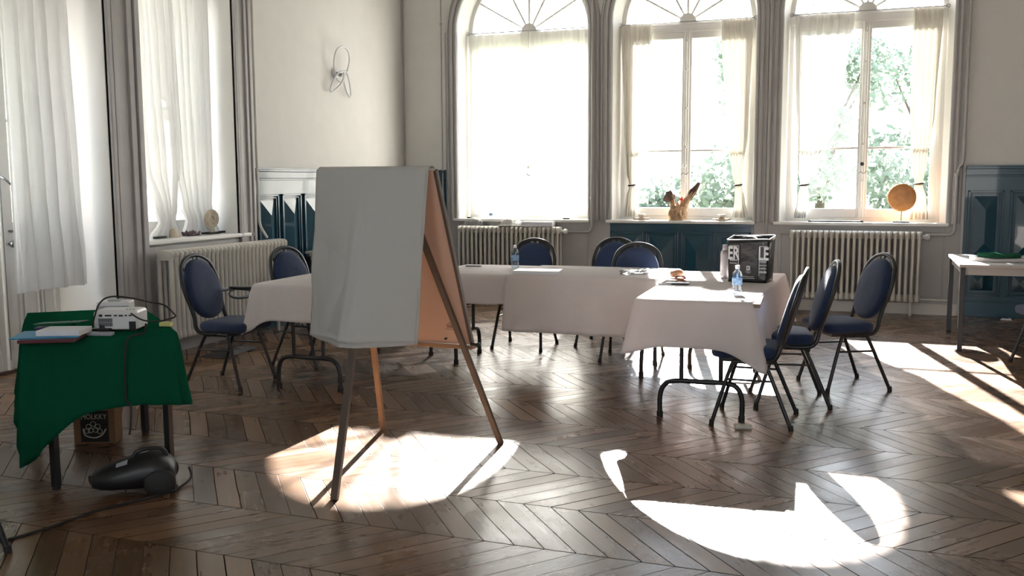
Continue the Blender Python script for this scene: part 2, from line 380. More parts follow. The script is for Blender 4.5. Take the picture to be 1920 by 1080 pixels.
def wainscot(name, T, L, z1=1.60, n=None, z0=.0):
    mb = MB(); mb.box(0, L, -.012, 0, z0, z1-.1, T=T)
    mb.box(0, L, -.03, 0, 0, .16, T=T); mb.box(0, L, -.04, 0, .16, .18, T=T)
    mb.box(0, L, -.035, 0, z1-.12, z1-.10, T=T); mb.box(0, L, -.05, 0, z1-.1, z1-.035, T=T); mb.box(0, L, -.075, 0, z1-.035, z1-.015, T=T); mb.box(0, L, -.06, 0, z1-.015, z1, T=T)
    n = n or max(1, round(L/.412)); p = L/n
    for k in range(n):
        x = k*p; blue_panel(mb, x+.03, x+p-.03, .58, 1.34, T @ Matrix.Translation((0, -.012, 0)))
        blue_panel(mb, x+.03, x+p-.03, .22, .52, T @ Matrix.Translation((0, -.012, 0)))
    o = mb.build(name, 'blue', bevel=.003); struct(o); return o
# left wall panelling runs +Y; its outside faces +X
wainscot('trim_2', TR(XL, 7.93, 0, pi/2), YB-7.93)
wainscot('trim_3', TR(XL, YB, 0, 0), 5.0-5.6+1.2-.0 if False else .60)
wainscot('trim_4', TR(.99, YB, 0, 0), XR-.99)
# blue panel box under the middle window
mb = MB(); a, b = OPEN[1]
mb.box(a-.01, b+.01, YB-.035, YB-.0, 0, SILL-.03)
T = TR(a, YB-.035, 0)
for k in range(4): blue_panel(mb, .01+k*.413, .01+k*.413+.385, .22, .86, T)
mb.box(a-.01, b+.01, YB-.05, YB-.03, 0, .14); mb.box(a-.01, b+.01, YB-.05, YB-.03, SILL-.06, SILL-.03)
struct(mb.build('trim_5', 'blue', bevel=.003))
# casings of left wall openings
def casing_left(y0, y1, z1, name):
    mb = MB()
    mb.box(XL, XL+.03, y0, y1, 0, z1)
    w_ = y1-y0
    for f0, f1, d in ((.0, .12, .05), (.16, .30, .042), (.62, .8, .05), (.84, 1.0, .062)): mb.box(XL, XL+d, y0+w_*f0, y0+w_*f1, 0, z1)
    return struct(mb.build(name, 'trim', bevel=.006))
casing_left(DOOR[1], WINL[0], HC, 'trim_6'); casing_left(WINL[1], WINL[1]+.23, HC, 'trim_7'); casing_left(DOOR[0]-.22, DOOR[0], HC, 'trim_8')
mb = MB(); mb.box(XL, XL+.02, WINL[0], WINL[1], 0, .93); struct(mb.build('trim_9', 'trim', bevel=.003))

# ------------------------------------------------------------------ windows
FRY = YB+.30
def bars(mb, y, d, segs, wd):
    for (x0, z0, x1, z1) in segs:
        a = Vector((x0, 0, z0)); b = Vector((x1, 0, z1)); t = (b-a).normalized(); n = Vector((-t.z, 0, t.x))*wd/2
        vs = [a+n, b+n, b-n, a-n]; vs = [Vector((v.x, y-d/2, v.z)) for v in vs]+[Vector((v.x, y+d/2, v.z)) for v in vs]
        mb.add(vs, [(0, 1, 2, 3), (7, 6, 5, 4), (0, 4, 5, 1), (1, 5, 6, 2), (2, 6, 7, 3), (3, 7, 4, 0)])
def make_window(idx, a, b):
    W = struct(empty('window_%d' % idx, ((a+b)/2, YB, SILL)))
    Wp = W.location.copy()
    def fin(o):
        o.parent = W; o.matrix_parent_inverse = Matrix.Translation(-Wp); return o
    c = (a+b)/2
    # casing
    mb = MB(); vs, fs = sweep(arch_path(a, b, SILL), PROF, YB); mb.add(vs, fs)
    fin(mb.build('casing', 'trim'))
    # reveal, splayed slightly inwards towards the frame
    mb = MB(); sp = .05; pa = arch_path(a, b, SILL); pb = [(c+(x-c)*(1-sp/.85), ZS+(z-ZS)*(1-sp/.85) if z > ZS else z) for x, z in pa]
    n = len(pa); pc = pb
    vs = [(x, YB, z) for x, z in pa]+[(x, FRY, z) for x, z in pb]+[(x, YB+TH, z) for x, z in pc]
    fs = [(i, i+1, n+i+1, n+i) for i in range(n-1)]+[(n+i, n+i+1, 2*n+i+1, 2*n+i) for i in range(n-1)]
    mb.add(vs, fs, True); mb.add([(a, YB, SILL), (b, YB, SILL), (b, YB+TH, SILL), (a, YB+TH, SILL)], [(0, 1, 2, 3)])
    o = mb.build('reveal', 'reveal'); fin(o)
    # sill board
    mb = MB(); mb.box(a-.06, b+.03, YB-.075, YB+.3, SILL-.03, SILL+.005); fin(mb.build('sill', 'sill', bevel=.01))
    # fixed frame with fanlight bars
    ia, ib = a+.05, b-.05; r = (ib-ia)/2
    mb = MB()
    pth = [(ia, SILL), (ia, ZS)]+[(c-r*cos(pi*k/28), ZS+r*sin(pi*k/28)) for k in range(1, 28)]+[(ib, ZS), (ib, SILL)]
    vs, fs = sweep(pth, [(0.01, .03), (-.045, .03), (-.045, -.03), (.01, -.03)], FRY); mb.add(vs, fs)
    mb.box(ia, ib, FRY-.035, FRY+.035, 3.19, 3.27); mb.box(ia, ib, FRY-.05, FRY+.04, 3.27, 3.30)
    mb.box(ia, ib, FRY-.035, FRY+.035, SILL, SILL+.045)
    fin(mb.build('window_frame', 'sash', bevel=.004))
    mb = MB(); segs = []
    for ang in (30, 62, 90, 118, 150): segs.append((c+.10*cos(radians(ang)), ZS+.10*sin(radians(ang)), c+(r-.03)*cos(radians(ang)), ZS+(r-.03)*sin(radians(ang))))
    bars(mb, FRY, .03, segs, .022)
    hub = [(c+.10*cos(pi*k/12), ZS+.10*sin(pi*k/12)) for k in range(13)]
    vs = [(c, FRY-.03, ZS)]+[(x, FRY-.03, z) for x, z in hub]+[(c, FRY+.02, ZS)]+[(x, FRY+.02, z) for x, z in hub]
    mb.add(vs, [(0, k+1, k+2) for k in range(12)]+[(14, 15+k+1, 15+k) for k in range(12)]+[(1+k, 15+k, 16+k, 2+k) for k in range(12)])
    fl = fin(mb.build('fanlight', 'sash'))
    vs = [(c, FRY+.005, ZS)]+[(c-r*cos(pi*k/28), FRY+.005, ZS+r*sin(pi*k/28)) for k in range(29)]
    g = MB().add(vs, [(0, k+1, k+2) for k in range(28)]).build('pane', 'glass'); g.parent = fl
    # two casements
    for s in (0, 1):
        x0, x1 = (ia+.045, c) if s == 0 else (c, ib-.045)
        mb = MB(); st = .07; z0, z1 = SILL+.045, 3.19
        mb.box(x0, x0+(st if s == 0 else .055), FRY-.022, FRY+.022, z0, z1); mb.box(x1-(.055 if s == 0 else st), x1, FRY-.022, FRY+.022, z0, z1)
        mb.box(x0, x1, FRY-.02, FRY+.02, z0, z0+.10); mb.box(x0, x1, FRY-.02, FRY+.02, z1-.08, z1); mb.box(x0, x1, FRY-.014, FRY+.014, 1.795, 1.82)
        cs = fin(mb.build('casement', 'sash', bevel=.004))
        for (za, zb) in ((z0+.10, 1.795), (1.82, z1-.08)):
            g = MB().add([(x0+.05, FRY+.002, za), (x1-.05, FRY+.002, za), (x1-.05, FRY+.002, zb), (x0+.05, FRY+.002, zb)], [(0, 1, 2, 3)]).build('pane', 'glass'); g.parent = cs
    mb = MB(); mb.box(c-.03, c+.03, FRY-.04, FRY-.018, SILL+.05, 3.19)
    fin(mb.build('astragal', 'sash', bevel=.008))
    mb = MB(); mb.cyl((c, FRY-.055, 1.15), (c, FRY-.055, 3.12), .007, 8)
    for z in (1.2, 1.45, 1.85, 2.3, 2.75, 3.08): mb.box(c-.014, c+.014, FRY-.066, FRY-.036, z-.012, z+.012)
    fin(mb.build('bolt_rod', 'sash'))
    mb = MB(); mb.lathe([(0, 0), (.016, .004), (.022, .016), (.016, .03), (0, .034)], 14, T=TR(c, FRY-.06, 1.63, 0, pi/2)); fin(mb.build('knob', 'rubber' if idx == 3 else 'sash'))
    mb = MB(); mb.tube(catmull([(c-.045, FRY-.085, 1.52), (c-.015, FRY-.095, 1.545), (c+.02, FRY-.095, 1.525), (c+.05, FRY-.085, 1.55)], 4), .006, 8); mb.cyl((c, FRY-.05, 1.535), (c, FRY-.095, 1.535), .007, 8)
    fin(mb.build('handle', 'silver'))
    return W
for i, (a, b) in enumerate(OPEN): make_window(i+1, a, b)

def part_in(parent, loc):
    def fin(o):
        o.parent = parent; o.matrix_parent_inverse = Matrix.Translation(-Vector(loc)); return o
    return fin
# left wall window (window_4) and french door (door_1)
def left_window():
    y0, y1 = WINL; loc = (XL, (y0+y1)/2, .96); W = struct(empty('window_4', loc)); fin = part_in(W, loc)
    x = XL-.36; c = (y0+y1)/2
    mb = MB(); mb.box(x-.03, x+.03, y0, y0+.05, .96, ZTL); mb.box(x-.03, x+.03, y1-.05, y1, .96, ZTL); mb.box(x-.028, x+.028, y0, y1, .96, 1.02); mb.box(x-.035, x+.035, y0, y1, 3.19, 3.29); mb.box(x-.028, x+.028, y0, y1, ZTL-.06, ZTL-.002)
    fin(mb.build('window_frame', 'sash', bevel=.004))
    mb = MB(); mb.box(XL-.36, XL+.05, y0-.02, y1+.20, .945, .982); fin(mb.build('sill', 'sill', bevel=.01))
    for s in (0, 1):
        a, b = (y0+.05, c) if s == 0 else (c, y1-.05)
        mb = MB()
        for (p, q, z, zz) in ((a, a+.06, 1.02, 3.19), (b-.06, b, 1.02, 3.19), (a, b, 1.022, 1.12), (a, b, 3.11, 3.188), (a, b, 1.79, 1.815)): k_ = .02 if zz-z > 1.5 else .0175; mb.box(x-k_, x+k_, p, q, z, zz)
        cs = fin(mb.build('casement', 'sash', bevel=.004))
        g = MB().add([(x, a+.05, 1.1), (x, b-.05, 1.1), (x, b-.05, 3.13), (x, a+.05, 3.13)], [(0, 1, 2, 3)]).build('pane', 'glass'); g.parent = cs
    g = MB().add([(x, y0, 3.29), (x, y1, 3.29), (x, y1, ZTL), (x, y0, ZTL)], [(0, 1, 2, 3)]).build('transom_pane', 'glass'); fin(g)
left_window()
def french_door():
    y0, y1 = DOOR; x = XL-.62; loc = (x, (y0+y1)/2, 0); D = struct(empty('door_1', loc)); fin = part_in(D, loc); c = 5.55
    mb = MB(); mb.box(x-.04, x+.04, y0, y0+.05, 0, ZTL); mb.box(x-.04, x+.04, y1-.05, y1, 0, ZTL); mb.box(x-.038, x+.038, y0, y1, 2.95, 3.05); mb.box(x-.038, x+.038, y0, y1, ZTL-.05, ZTL-.002)
    fin(mb.build('door_frame', 'sash', bevel=.004))
    fin(MB().box(x-.12, x+.05, y0, y1, -.01, .025).build('threshold', 'darkwood'))
    fin(MB().box(x-.012, x+.012, y0+.03, y1-.03, 3.04, ZTL-.04).build('transom_light_block', 'sash'))  # solid panel put in above the leaves to keep sky light off the reveal
    for s in (0, 1):
        a, b = (y0+.05, c-.004) if s == 0 else (c+.004, y1-.05)
        mb = MB()
        for (p, q, z, zz) in ((a, a+.085, .01, 2.95), (b-.085, b, .01, 2.95), (a, b, .012, .18), (a, b, 1.02, 1.17), (a, b, 2.86, 2.948), (a, b, 1.93, 1.955)): k_ = .022 if zz-z > 2 else .0195; mb.box(x-k_, x+k_, p, q, z, zz)
        mb.box(x-.01, x+.01, a+.03, b-.03, .1, 1.1)
        T = TR(x+.01, a, 0, pi/2); L = b-a
        for (p, q, r_, t_) in ((.11, L-.11, .22, .235), (.11, L-.11, .96, .975), (.11, .125, .22, .975), (L-.125, L-.11, .22, .975), (.15, L-.15, .27, .28), (.15, L-.15, .92, .93), (.15, .16, .27, .93), (L-.16, L-.15, .27, .93)): mb.box(p, q, -.022, 0, r_, t_, T=T)
        lf = fin(mb.build('door_leaf', 'sash', bevel=.004))
        g = MB().add([(x, a+.08, 1.16), (x, b-.08, 1.16), (x, b-.08, 2.87), (x, a+.08, 2.87)], [(0, 1, 2, 3)]).build('pane', 'glass'); g.parent = lf
    mb = MB(); mb.box(x+.02, x+.045, c-.045, c-.005, .02, 2.93); fin(mb.build('astragal', 'sash', bevel=.008))
    mb = MB(); mb.cyl((x+.02, c+.05, 1.10), (x+.07, c+.05, 1.10), .009, 8); mb.tube(catmull([(x+.065, c+.05, 1.10), (x+.07, c+.0, 1.105), (x+.07, c+.16, 1.10)][0:1]+[(x+.068, c+.10, 1.103), (x+.07, c+.16, 1.10)], 3), .009, 8); fin(mb.build('handle', 'silver'))
    mb = MB(); mb.lathe([(0, 0), (.012, 0), (.012, .02), (.026, .03), (.028, .045), (.018, .06), (0, .062)], 14, T=TR(x+.02, c+.045, 1.0, 0, 0, pi/2)); fin(mb.build('door_knob', 'silver'))
    mb = MB(); mb.tube(catmull([(x+.05, c-.03, 1.52), (x+.09, c-.02, 1.50), (x+.09, c+.03, 1.46)], 4), .01, 8); mb.cyl((x+.04, c-.025, .1), (x+.04, c-.025, 2.9), .008, 8); fin(mb.build('bolt_rod', 'silver'))
french_door()

# ------------------------------------------------------------------ curtains
def curtain(name, label, plane, rows, folds=7, amp=.03, mkey='sheer', axis='x', cat='curtain', group=None, tieband=None, phase=0., cent=None, nu=90, nv=60):
    """rows: (z, lo, hi, depth amplitude) from top to bottom; axis x = hangs in a plane of constant y"""
    T0 = rows[0]; base = Vector(((T0[1]+T0[2])/2, plane, T0[0])) if axis == 'x' else Vector((plane, (T0[1]+T0[2])/2, T0[0]))
    root = empty(name, base); tag(root, label, cat, group); fin = part_in(root, base)
    zs = [r[0] for r in rows]
    def interp(z):
        for i in range(len(rows)-1):
            if z <= rows[i][0] and z >= rows[i+1][0]:
                t = (rows[i][0]-z)/(rows[i][0]-rows[i+1][0]); t2 = t*t*(3-2*t) if True else t
                return [rows[i][j]+(rows[i+1][j]-rows[i][j])*t2 for j in (1, 2, 3)]
        return rows[-1][1:4]
    def fn(u, v):
        z = zs[0]+(zs[-1]-zs[0])*v
        lo, hi, am = interp(z)
        uu = u + .012*sin(2*pi*folds*.5*u+phase*3)
        d = am*(sin(2*pi*folds*u+phase+.8*sin(3*v+phase)) + .35*sin(2*pi*folds*2.3*u+phase*2+2*v))
        p = lo+(hi-lo)*uu
        return (p, plane+d, z) if axis == 'x' else (plane+d, p, z)
    mb = MB().grid(fn, nu, nv); fin(mb.build('drape', mkey))
    if tieband:
        z, lo, hi = tieband; mb = MB(); c = (lo+hi)/2; r = (hi-lo)/2+.006
        pts = [(c+r*cos(2*pi*k/16), (r*.9)*sin(2*pi*k/16), z+.006*sin(2*pi*k/16+1)) for k in range(16)]
        pts = [(p[0], plane+p[1], p[2]) if axis == 'x' else (plane+p[1], p[0], p[2]) for p in pts]
        mb.tube(pts, .009, 8, closed=True); fin(mb.build('tieback', 'rubber'))
    return root
CY = YB+.215
curtain('curtain', 'closed sheer curtain filling the left of the three arched windows', CY, [(3.29, -4.76, -3.98, .012), (2.6, -4.76, -3.96, .02), (1.6, -4.765, -3.97, .022), (1.03, -4.765, -3.99, .02)], 6, .02, 'sheer1', group=None, nu=100)
o_ = curtain('curtain', 'closed sheer curtain half, right side of the bright left arched window', CY+.01, [(3.285, -3.965, -3.25, .012), (2.6, -3.95, -3.25, .02), (1.7, -4.0, -3.25, .022), (1.03, -3.99, -3.25, .02)], 6, .02, 'sheer1', phase=1.3)
for ob in bpy.data.objects:
    if ob.get('label', '').startswith('closed sheer curtain filling'): ob['label'] = 'closed sheer curtain half, left side of the bright left arched window'
curtain('curtain', 'cream curtain tied back at the left of the middle arched window', CY, [(3.29, -2.80, -2.43, .022), (2.0, -2.76, -2.52, .026), (1.55, -2.725, -2.60, .024), (1.40, -2.69, -2.615, .016), (1.25, -2.73, -2.60, .022), (1.02, -2.76, -2.60, .024)], 5, tieband=(1.40, -2.69, -2.615))
curtain('curtain', 'cream curtain tied back at the right of the middle arched window', CY, [(3.29, -1.62, -1.27, .022), (2.0, -1.55, -1.30, .026), (1.55, -1.47, -1.35, .024), (1.40, -1.43, -1.355, .016), (1.25, -1.43, -1.32, .022), (1.02, -1.45, -1.28, .024)], 5, phase=1.7, tieband=(1.40, -1.43, -1.355))
curtain('curtain', 'wide thin curtain swept to the left side of the right arched window', CY, [(3.29, -.81, -.18, .02), (2.6, -.79, -.26, .02), (2.0, -.76, -.38, .024), (1.6, -.74, -.54, .024), (1.40, -.70, -.615, .018), (1.25, -.73, -.61, .022), (1.02, -.76, -.62, .024)], 6, phase=.7, mkey='sheer3', tieband=(1.40, -.70, -.615))
curtain('curtain', 'cream curtain tied back at the right of the right arched window, behind the disc', CY, [(3.29, .42, .72, .022), (2.2, .43, .68, .026), (1.6, .47, .62, .024), (1.41, .505, .585, .016), (1.25, .49, .63, .022), (1.02, .46, .66, .024)], 5, phase=2.9, tieband=(1.41, .505, .585))
curtain('curtain', 'long white curtain hanging straight over the glazed door on the left wall', XL-.17, [(3.6, 5.20, 5.84, .03), (2.5, 5.22, 5.86, .035), (1.5, 5.22, 5.89, .04), (.67, 5.22, 5.93, .045)], 5, axis='y', mkey='sheer2', nu=120)
LX = XL-.17
curtain('curtain', 'white curtain bunched onto the sill, left half of the left wall window', LX, [(3.6, 6.50, 7.02, .02), (2.3, 6.50, 7.05, .03), (1.6, 6.54, 7.08, .035), (1.25, 6.72, 7.02, .035), (1.12, 6.78, 6.98, .03), (.985, 6.66, 7.05, .05)], 5, axis='y', mkey='sheer2', phase=.4)
curtain('curtain', 'white curtain bunched behind the ammonite, right half of the left wall window', LX-.03, [(3.6, 6.98, 7.58, .02), (2.3, 7.0, 7.56, .03), (1.6, 7.03, 7.56, .03), (1.25, 7.10, 7.52, .035), (1.12, 7.16, 7.56, .03), (.985, 7.1, 7.62, .04)], 6, axis='y', mkey='sheer2', phase=2.1)
def rod(name, label, x0, x1, z, y=CY, axis='x', rings=9):
    loc = (x0, y, z) if axis == 'x' else (y, x0, z)
    R_ = empty(name, loc); tag(R_, label, 'curtain rod', 'thin curtain rods in the window openings' if False else None); fin = part_in(R_, loc)
    P = (lambda t, dy=0, dz=0: (t, y+dy, z+dz)) if axis == 'x' else (lambda t, dy=0, dz=0: (y+dy, t, z+dz))
    mb = MB(); mb.cyl(P(x0), P(x1), .006, 8); fin(mb.build('pole', 'silver'))
    for t in (x0, x1): fin(MB().tube([P(t+.018*cos(a), .018*sin(a)*0-.0, .018*sin(a)) for a in [2*pi*k/12 for k in range(12)]], .004, 6, closed=True).build('bracket', 'silver'))
rod('curtain_rod', 'thin rod carrying the closed curtains of the left arched window', -4.78, -3.23, 3.30)
rod('curtain_rod', 'thin rod across the top of the middle arched window', -2.80, -1.24, 3.295)
rod('curtain_rod', 'thin rod across the top of the right arched window', -.84, .76, 3.295)

# ------------------------------------------------------------------ pipes
def pipe(label, pts, r=.014, mkey='pipe', clamps=()):
    loc = pts[0]; P = empty('heating_pipe', loc); tag(P, label, 'pipe'); fin = part_in(P, loc)
    path = []
    pts = [Vector(p) for p in pts]
    for i, p in enumerate(pts):
        if i in (0, len(pts)-1): path.append(p); continue
        a = (pts[i-1]-p).normalized(); b = (pts[i+1]-p).normalized(); k = .07
        for t in range(7):
            s = t/6; path.append((p+a*k)*(1-s)**2+p*2*s*(1-s)+(p+b*k)*s*s)
    mb = MB(); mb.tube(path, r, 10); fin(mb.build('pipe', mkey))
    if clamps:
        for (x, y, z) in clamps: fin(MB().cyl((x, y, z-.012), (x, y, z+.012), r+.008, 10).build('clamp', mkey))
yP = YB-.085
pipe('grey pipe rising between the left and middle arched windows', [(-3.40, yP, .845), (-3.07, yP, .845), (-3.07, yP, 5.15)], .016, clamps=[(-3.07, yP, 1.25)])
pipe('thin grey pipe rising between the middle and right arched windows', [(-1.035, yP, .02), (-1.035, yP, 5.15)], .012)
pipe('grey pipe rising at the right edge of the right arched window', [(.60, yP, .87), (.90, yP, .87), (.90, yP, 1.55), (.955, yP, 1.62), (.955, yP, 5.15)], .016, clamps=[(.90, yP, 1.3), (.9, yP, 1.5)])
pipe('thin dark pipe down the left edge of the left arched window', [(-5.03, YB-.06, .1), (-5.03, YB-.06, 5.15)], .009, clamps=[(-5.03, YB-.06, 3.40)])
pipe('thin grey pipe running down the corner beside the wall lamp', [(XL+.03, YB-.03, 1.61), (XL+.03, YB-.03, 5.15)], .010)
pipe('white pipe dropping beside the left wall window to its radiator', [(XL+.06, 7.92, 5.15), (XL+.06, 7.92, 1.05), (XL+.10, 7.99, .92)], .013, mkey='rad')
pipe('low horizontal pipe above the skirting, right of the right radiator', [(-.80, YB-.10, .17), (.90, YB-.10, .17)], .012, mkey='rad')

# ------------------------------------------------------------------ radiators
def radiator(label, n, pitch, loc, rz, h0=.15, h1=.905, depth=.19, valve=True):
    R_ = empty('radiator', loc, rz); tag(R_, label, 'radiator', 'ribbed cast radiators under the windows' if False else None)
    mb = MB(); w_ = pitch*.36; tr_ = pitch*.27
    for s in (-1, 1):
        yy = s*depth*.33
        mb.tube([(0, yy, h0+.04), (0, yy, h1-.05)], tr_, 8, flat=1.5)
    def ring(z, ys): return [(x*w_*1.45, y*ys, z) for x, y in [(cos(2*pi*k/14), sin(2*pi*k/14)) for k in range(14)]]
    for zz, dr in ((h1-.05, 1), (h0+.05, -1)):
        mb.loft([ring(zz-dr*.03, depth*.36), ring(zz, depth*.47), ring(zz+dr*.025, depth*.49), ring(zz+dr*.042, depth*.42), ring(zz+dr*.05, depth*.25)])
    sec = mb.build('section', 'rad', R_); sec.location = (pitch/2, 0, 0)
    for k in range(1, n):
        c = sec.copy(); COL.objects.link(c); c.parent = R_; c.location = (pitch*(k+.5), 0, 0)
    mb = MB(); L = n*pitch
    for z in (h0+.06, h1-.055): mb.cyl((.01, 0, z), (L-.01, 0, z), .02, 10)
    mb.build('header', 'rad', R_)
    for x in (pitch*1.5, L-pitch*1.5): MB().tube([(x, .0, h0+.05), (x, 0, .0)], [.022, .016], 8).build('foot', 'rad', R_)
    if valve:
        mb = MB(); mb.lathe([(0, 0), (.018, 0), (.02, .03), (.03, .035), (.033, .055), (.026, .075), (0, .08)], 14, T=TR(L, 0, h1-.055, 0, 0, pi/2)); mb.build('valve', 'white', R_)
    return R_
radiator('cream ribbed radiator under the left arched window, papers lying on it', 23, .0585, (-4.77, YB-.17, 0), 0)
radiator('cream ribbed radiator under the right arched window', 23, .0588, (-.77, YB-.17, 0), 0)
radiator('long ribbed radiator under the left wall window', 29, .0592, (XL+.17, 6.40, 0), pi/2)

# ------------------------------------------------------------------ wall lamp
WX = XL
lamp = empty('wall_lamp', (WX, 9.52, 2.66)); tag(lamp, 'pale wall lamp of three looped tubes on the left wall', 'wall lamp')
mb = MB(); mb.lathe([(0, .03), (.045, .03), (.055, .02), (.055, 0)], 20, T=TR(0, 0, 0, 0, 0, pi/2)); mb.build('wall_plate', 'white', lamp)
def loop(cy, cz, ry, rz, ang):
    P = []
    for k in range(32):
        a = 2*pi*k/32; y = ry*cos(a)*(1+.25*sin(a)); z = rz*sin(a)
        P.append((.075+.03*sin(a), cy+y*cos(ang)-z*sin(ang), cz+y*sin(ang)+z*cos(ang)))
    return P
for (cy, cz, ry, rz, an) in ((.03, .10, .16, .19, 0), (-.07, -.10, .06, .15, -.75), (.15, -.11, .06, .17, .75)):
    MB().tube(loop(cy, cz, ry, rz, an), .010, 8, closed=True).build('light_tube', 'silver' if cz > 5 else 'white', lamp)
mb = MB(); mb.cyl((.02, 0, 0), (.08, .02, -.02), .02, 10); mb.build('arm', 'silver', lamp)

# ------------------------------------------------------------------ chairs
def make_chair(arms=False):
    R_ = empty('banquet_chair')
    # seat
    mb = MB(); rings = []
    for (z, g) in ((.405, -.03), (.412, -.008), (.43, .0), (.455, .0), (.472, -.012), (.482, -.05), (.487, -.12)):
        rings.append([(x, y*(1.0 if x > 0 else .94), z) for x, y in rrect(-.14-g, .245+g, -.215-g, .215+g, max(.02, .07+g*.5), 5)])
    mb.loft(rings); mb.build('seat', 'navy', R_)
    lean = lambda z: -.13-.145*((z-.42)/.50) if z > .42 else -.13
    # back frame
    half = [(.02, .185, .395), (-.05, .19, .393), (-.115, .192, .402), (-.148, .193, .44)]
    for z, y in ((.50, .180), (.58, .185), (.66, .20), (.74, .205), (.81, .192), (.865, .168), (.905, .12), (.928, .06), (.935, 0)): half.append((lean(z)-.012, y, z))
    full = half + [(x, -y, z) for x, y, z in reversed(half[:-1])]
    MB().tube(catmull(full, 4), .014, 8, flat=1.15).build('back_frame', 'steel', R_)
    # backrest pad, oval with a hand hole gap at the top
    def oval(sc, off):
        out = []
        for k in range(28):
            a = 2*pi*k/28; y = .190*sc*abs(cos(a))**.85*(1 if cos(a) > 0 else -1)*(1-.03*sin(a)); zz = .685+.205*sc*sin(a)*(1 if sin(a) < 0 else 1.09)
            out.append((lean(zz)+off, y, zz))
        return out
    mb = MB(); mb.loft([oval(.80, -.032), oval(.94, -.028), oval(1, -.014), oval(1, .004), oval(.95, .022), oval(.8, .032), oval(.4, .036)]); mb.build('backrest', 'navy', R_)
    # crest plate around the hand hole
    mb = MB()
    for k in range(24):
        y0, y1 = -.15+.0125*k, -.15+.0125*(k+1)
        fr_ = lambda y: .925-.30*abs(y)**1.9*8; pd = lambda y: .905-2.4*y*y
        lo = [.925, .925] if (abs((y0+y1)/2) < .04 and abs((y0+y1)/2) > .007) else [pd(y0)-.02, pd(y1)-.02]
        hi = [.935-2.2*y0*y0, .935-2.2*y1*y1]
        x_ = lambda z: lean(z)-.012
        vs = [(x_(lo[0])+d, y0, lo[0]) for d in (-.006, .006)]+[(x_(lo[1])+d, y1, lo[1]) for d in (-.006, .006)]+[(x_(hi[0])+d, y0, hi[0]) for d in (-.006, .006)]+[(x_(hi[1])+d, y1, hi[1]) for d in (-.006, .006)]
        mb.add(vs, [(0, 2, 6, 4), (1, 5, 7, 3), (0, 1, 3, 2), (4, 6, 7, 5), (0, 4, 5, 1), (2, 3, 7, 6)])
    mb.build('crest', 'steel', R_, weld=True)
    # legs
    for s in (-1, 1):
        for pts_, fx in (([(.02, s*.18, .39), (.085, s*.185, .387), (.12, s*.19, .36), (.225, s*.225, .012)], .227), ([(.05, s*.172, .385), (-.055, s*.178, .384), (-.09, s*.185, .355), (-.235, s*.225, .012)], -.238)):
            lg = MB().tube(catmull(pts_, 5), .0125, 8).build('leg', 'steel', R_)
            MB().cyl((fx, s*.2255, 0), (fx*.985, s*.2245, .03), .0155, 10).build('foot_cap', 'rubber', lg)
        mb = MB(); mb.cyl((.142, s*.198, .28), (-.118, s*.198, .28), .007, 8); mb.build('stretcher', 'steel', R_)
        for x in (.225, -.235): pass
    mb = MB(); mb.box(-.10, .19, -.19, .19, .386, .408); mb.build('seat_frame', 'steel', R_)
    if arms:
        MB().tube(catmull([(lean(.66), .20, .66), (-.12, .235, .672), (-.02, .25, .668), (.09, .25, .655), (.135, .247, .61), (.13, .22, .45), (.10, .20, .39)], 5), .013, 8).build('armrest', 'silver', R_)
        MB().tube([(-.04+.105*cos(2*pi*k/20), .235+.06*sin(2*pi*k/20), .645+.035*sin(2*pi*k/20)) for k in range(20)], .011, 8, closed=True).build('cup_ring', 'silver', R_)
        mb = MB(); mb.loft([[(-.06+r*cos(2*pi*k/20), .24+r*.5*sin(2*pi*k/20), z) for k in range(20)] for r, z in ((.08, .668), (.10, .674), (.10, .684), (.08, .69))]); mb.build('arm_pad', 'steel', R_)
    return R_
proto = make_chair()
CH = [((-.60, 5.95), 180, 'navy chair tucked under the near corner of the right table'),
      ((-.44, 6.53), 190.7, 'blue chair in profile, between the tucked chair and the one turned outward'),
      ((-.11, 7.15), 209, 'blue chair pulled out furthest to the right, before the right radiator'),
      ((-2.80, 7.93), 270, 'dark chair behind the long table, in front of the left radiator'),
      ((-2.13, 8.26), 268, 'dark chair before the blue cabinet, further back of the two overlapping'),
      ((-1.76, 7.64), 274, 'dark chair behind the long table, nearer of the two overlapping'),
      ((-4.15, 6.62), 350, 'chair behind the left table with only its blue back showing'),
      ((1.43, 8.35), 200, 'navy chair mostly cut off by the right edge, beside the grey table')]
for i, ((x, y), a, lb) in enumerate(CH):
    c = proto if i == 0 else copy_tree(proto)
    c.location = (x, y, 0); c.rotation_euler = (0, 0, radians(a)); tag(c, lb, 'chair', 'blue banquet chairs round the tables')
ac = make_chair(True); ac.name = 'banquet_armchair'; ac.location = (-4.32, 5.77, 0); ac.rotation_euler = (0, 0, radians(2)); tag(ac, 'blue chair with metal armrests at the left table end, before the long radiator', 'chair', 'blue banquet chairs round the tables')
c = copy_tree(proto); c.location = (-3.40, 2.54, 0); c.rotation_euler = (0, 0, 0); tag(c, 'chair at the bottom left corner showing only one dark leg', 'chair', 'blue banquet chairs round the tables')

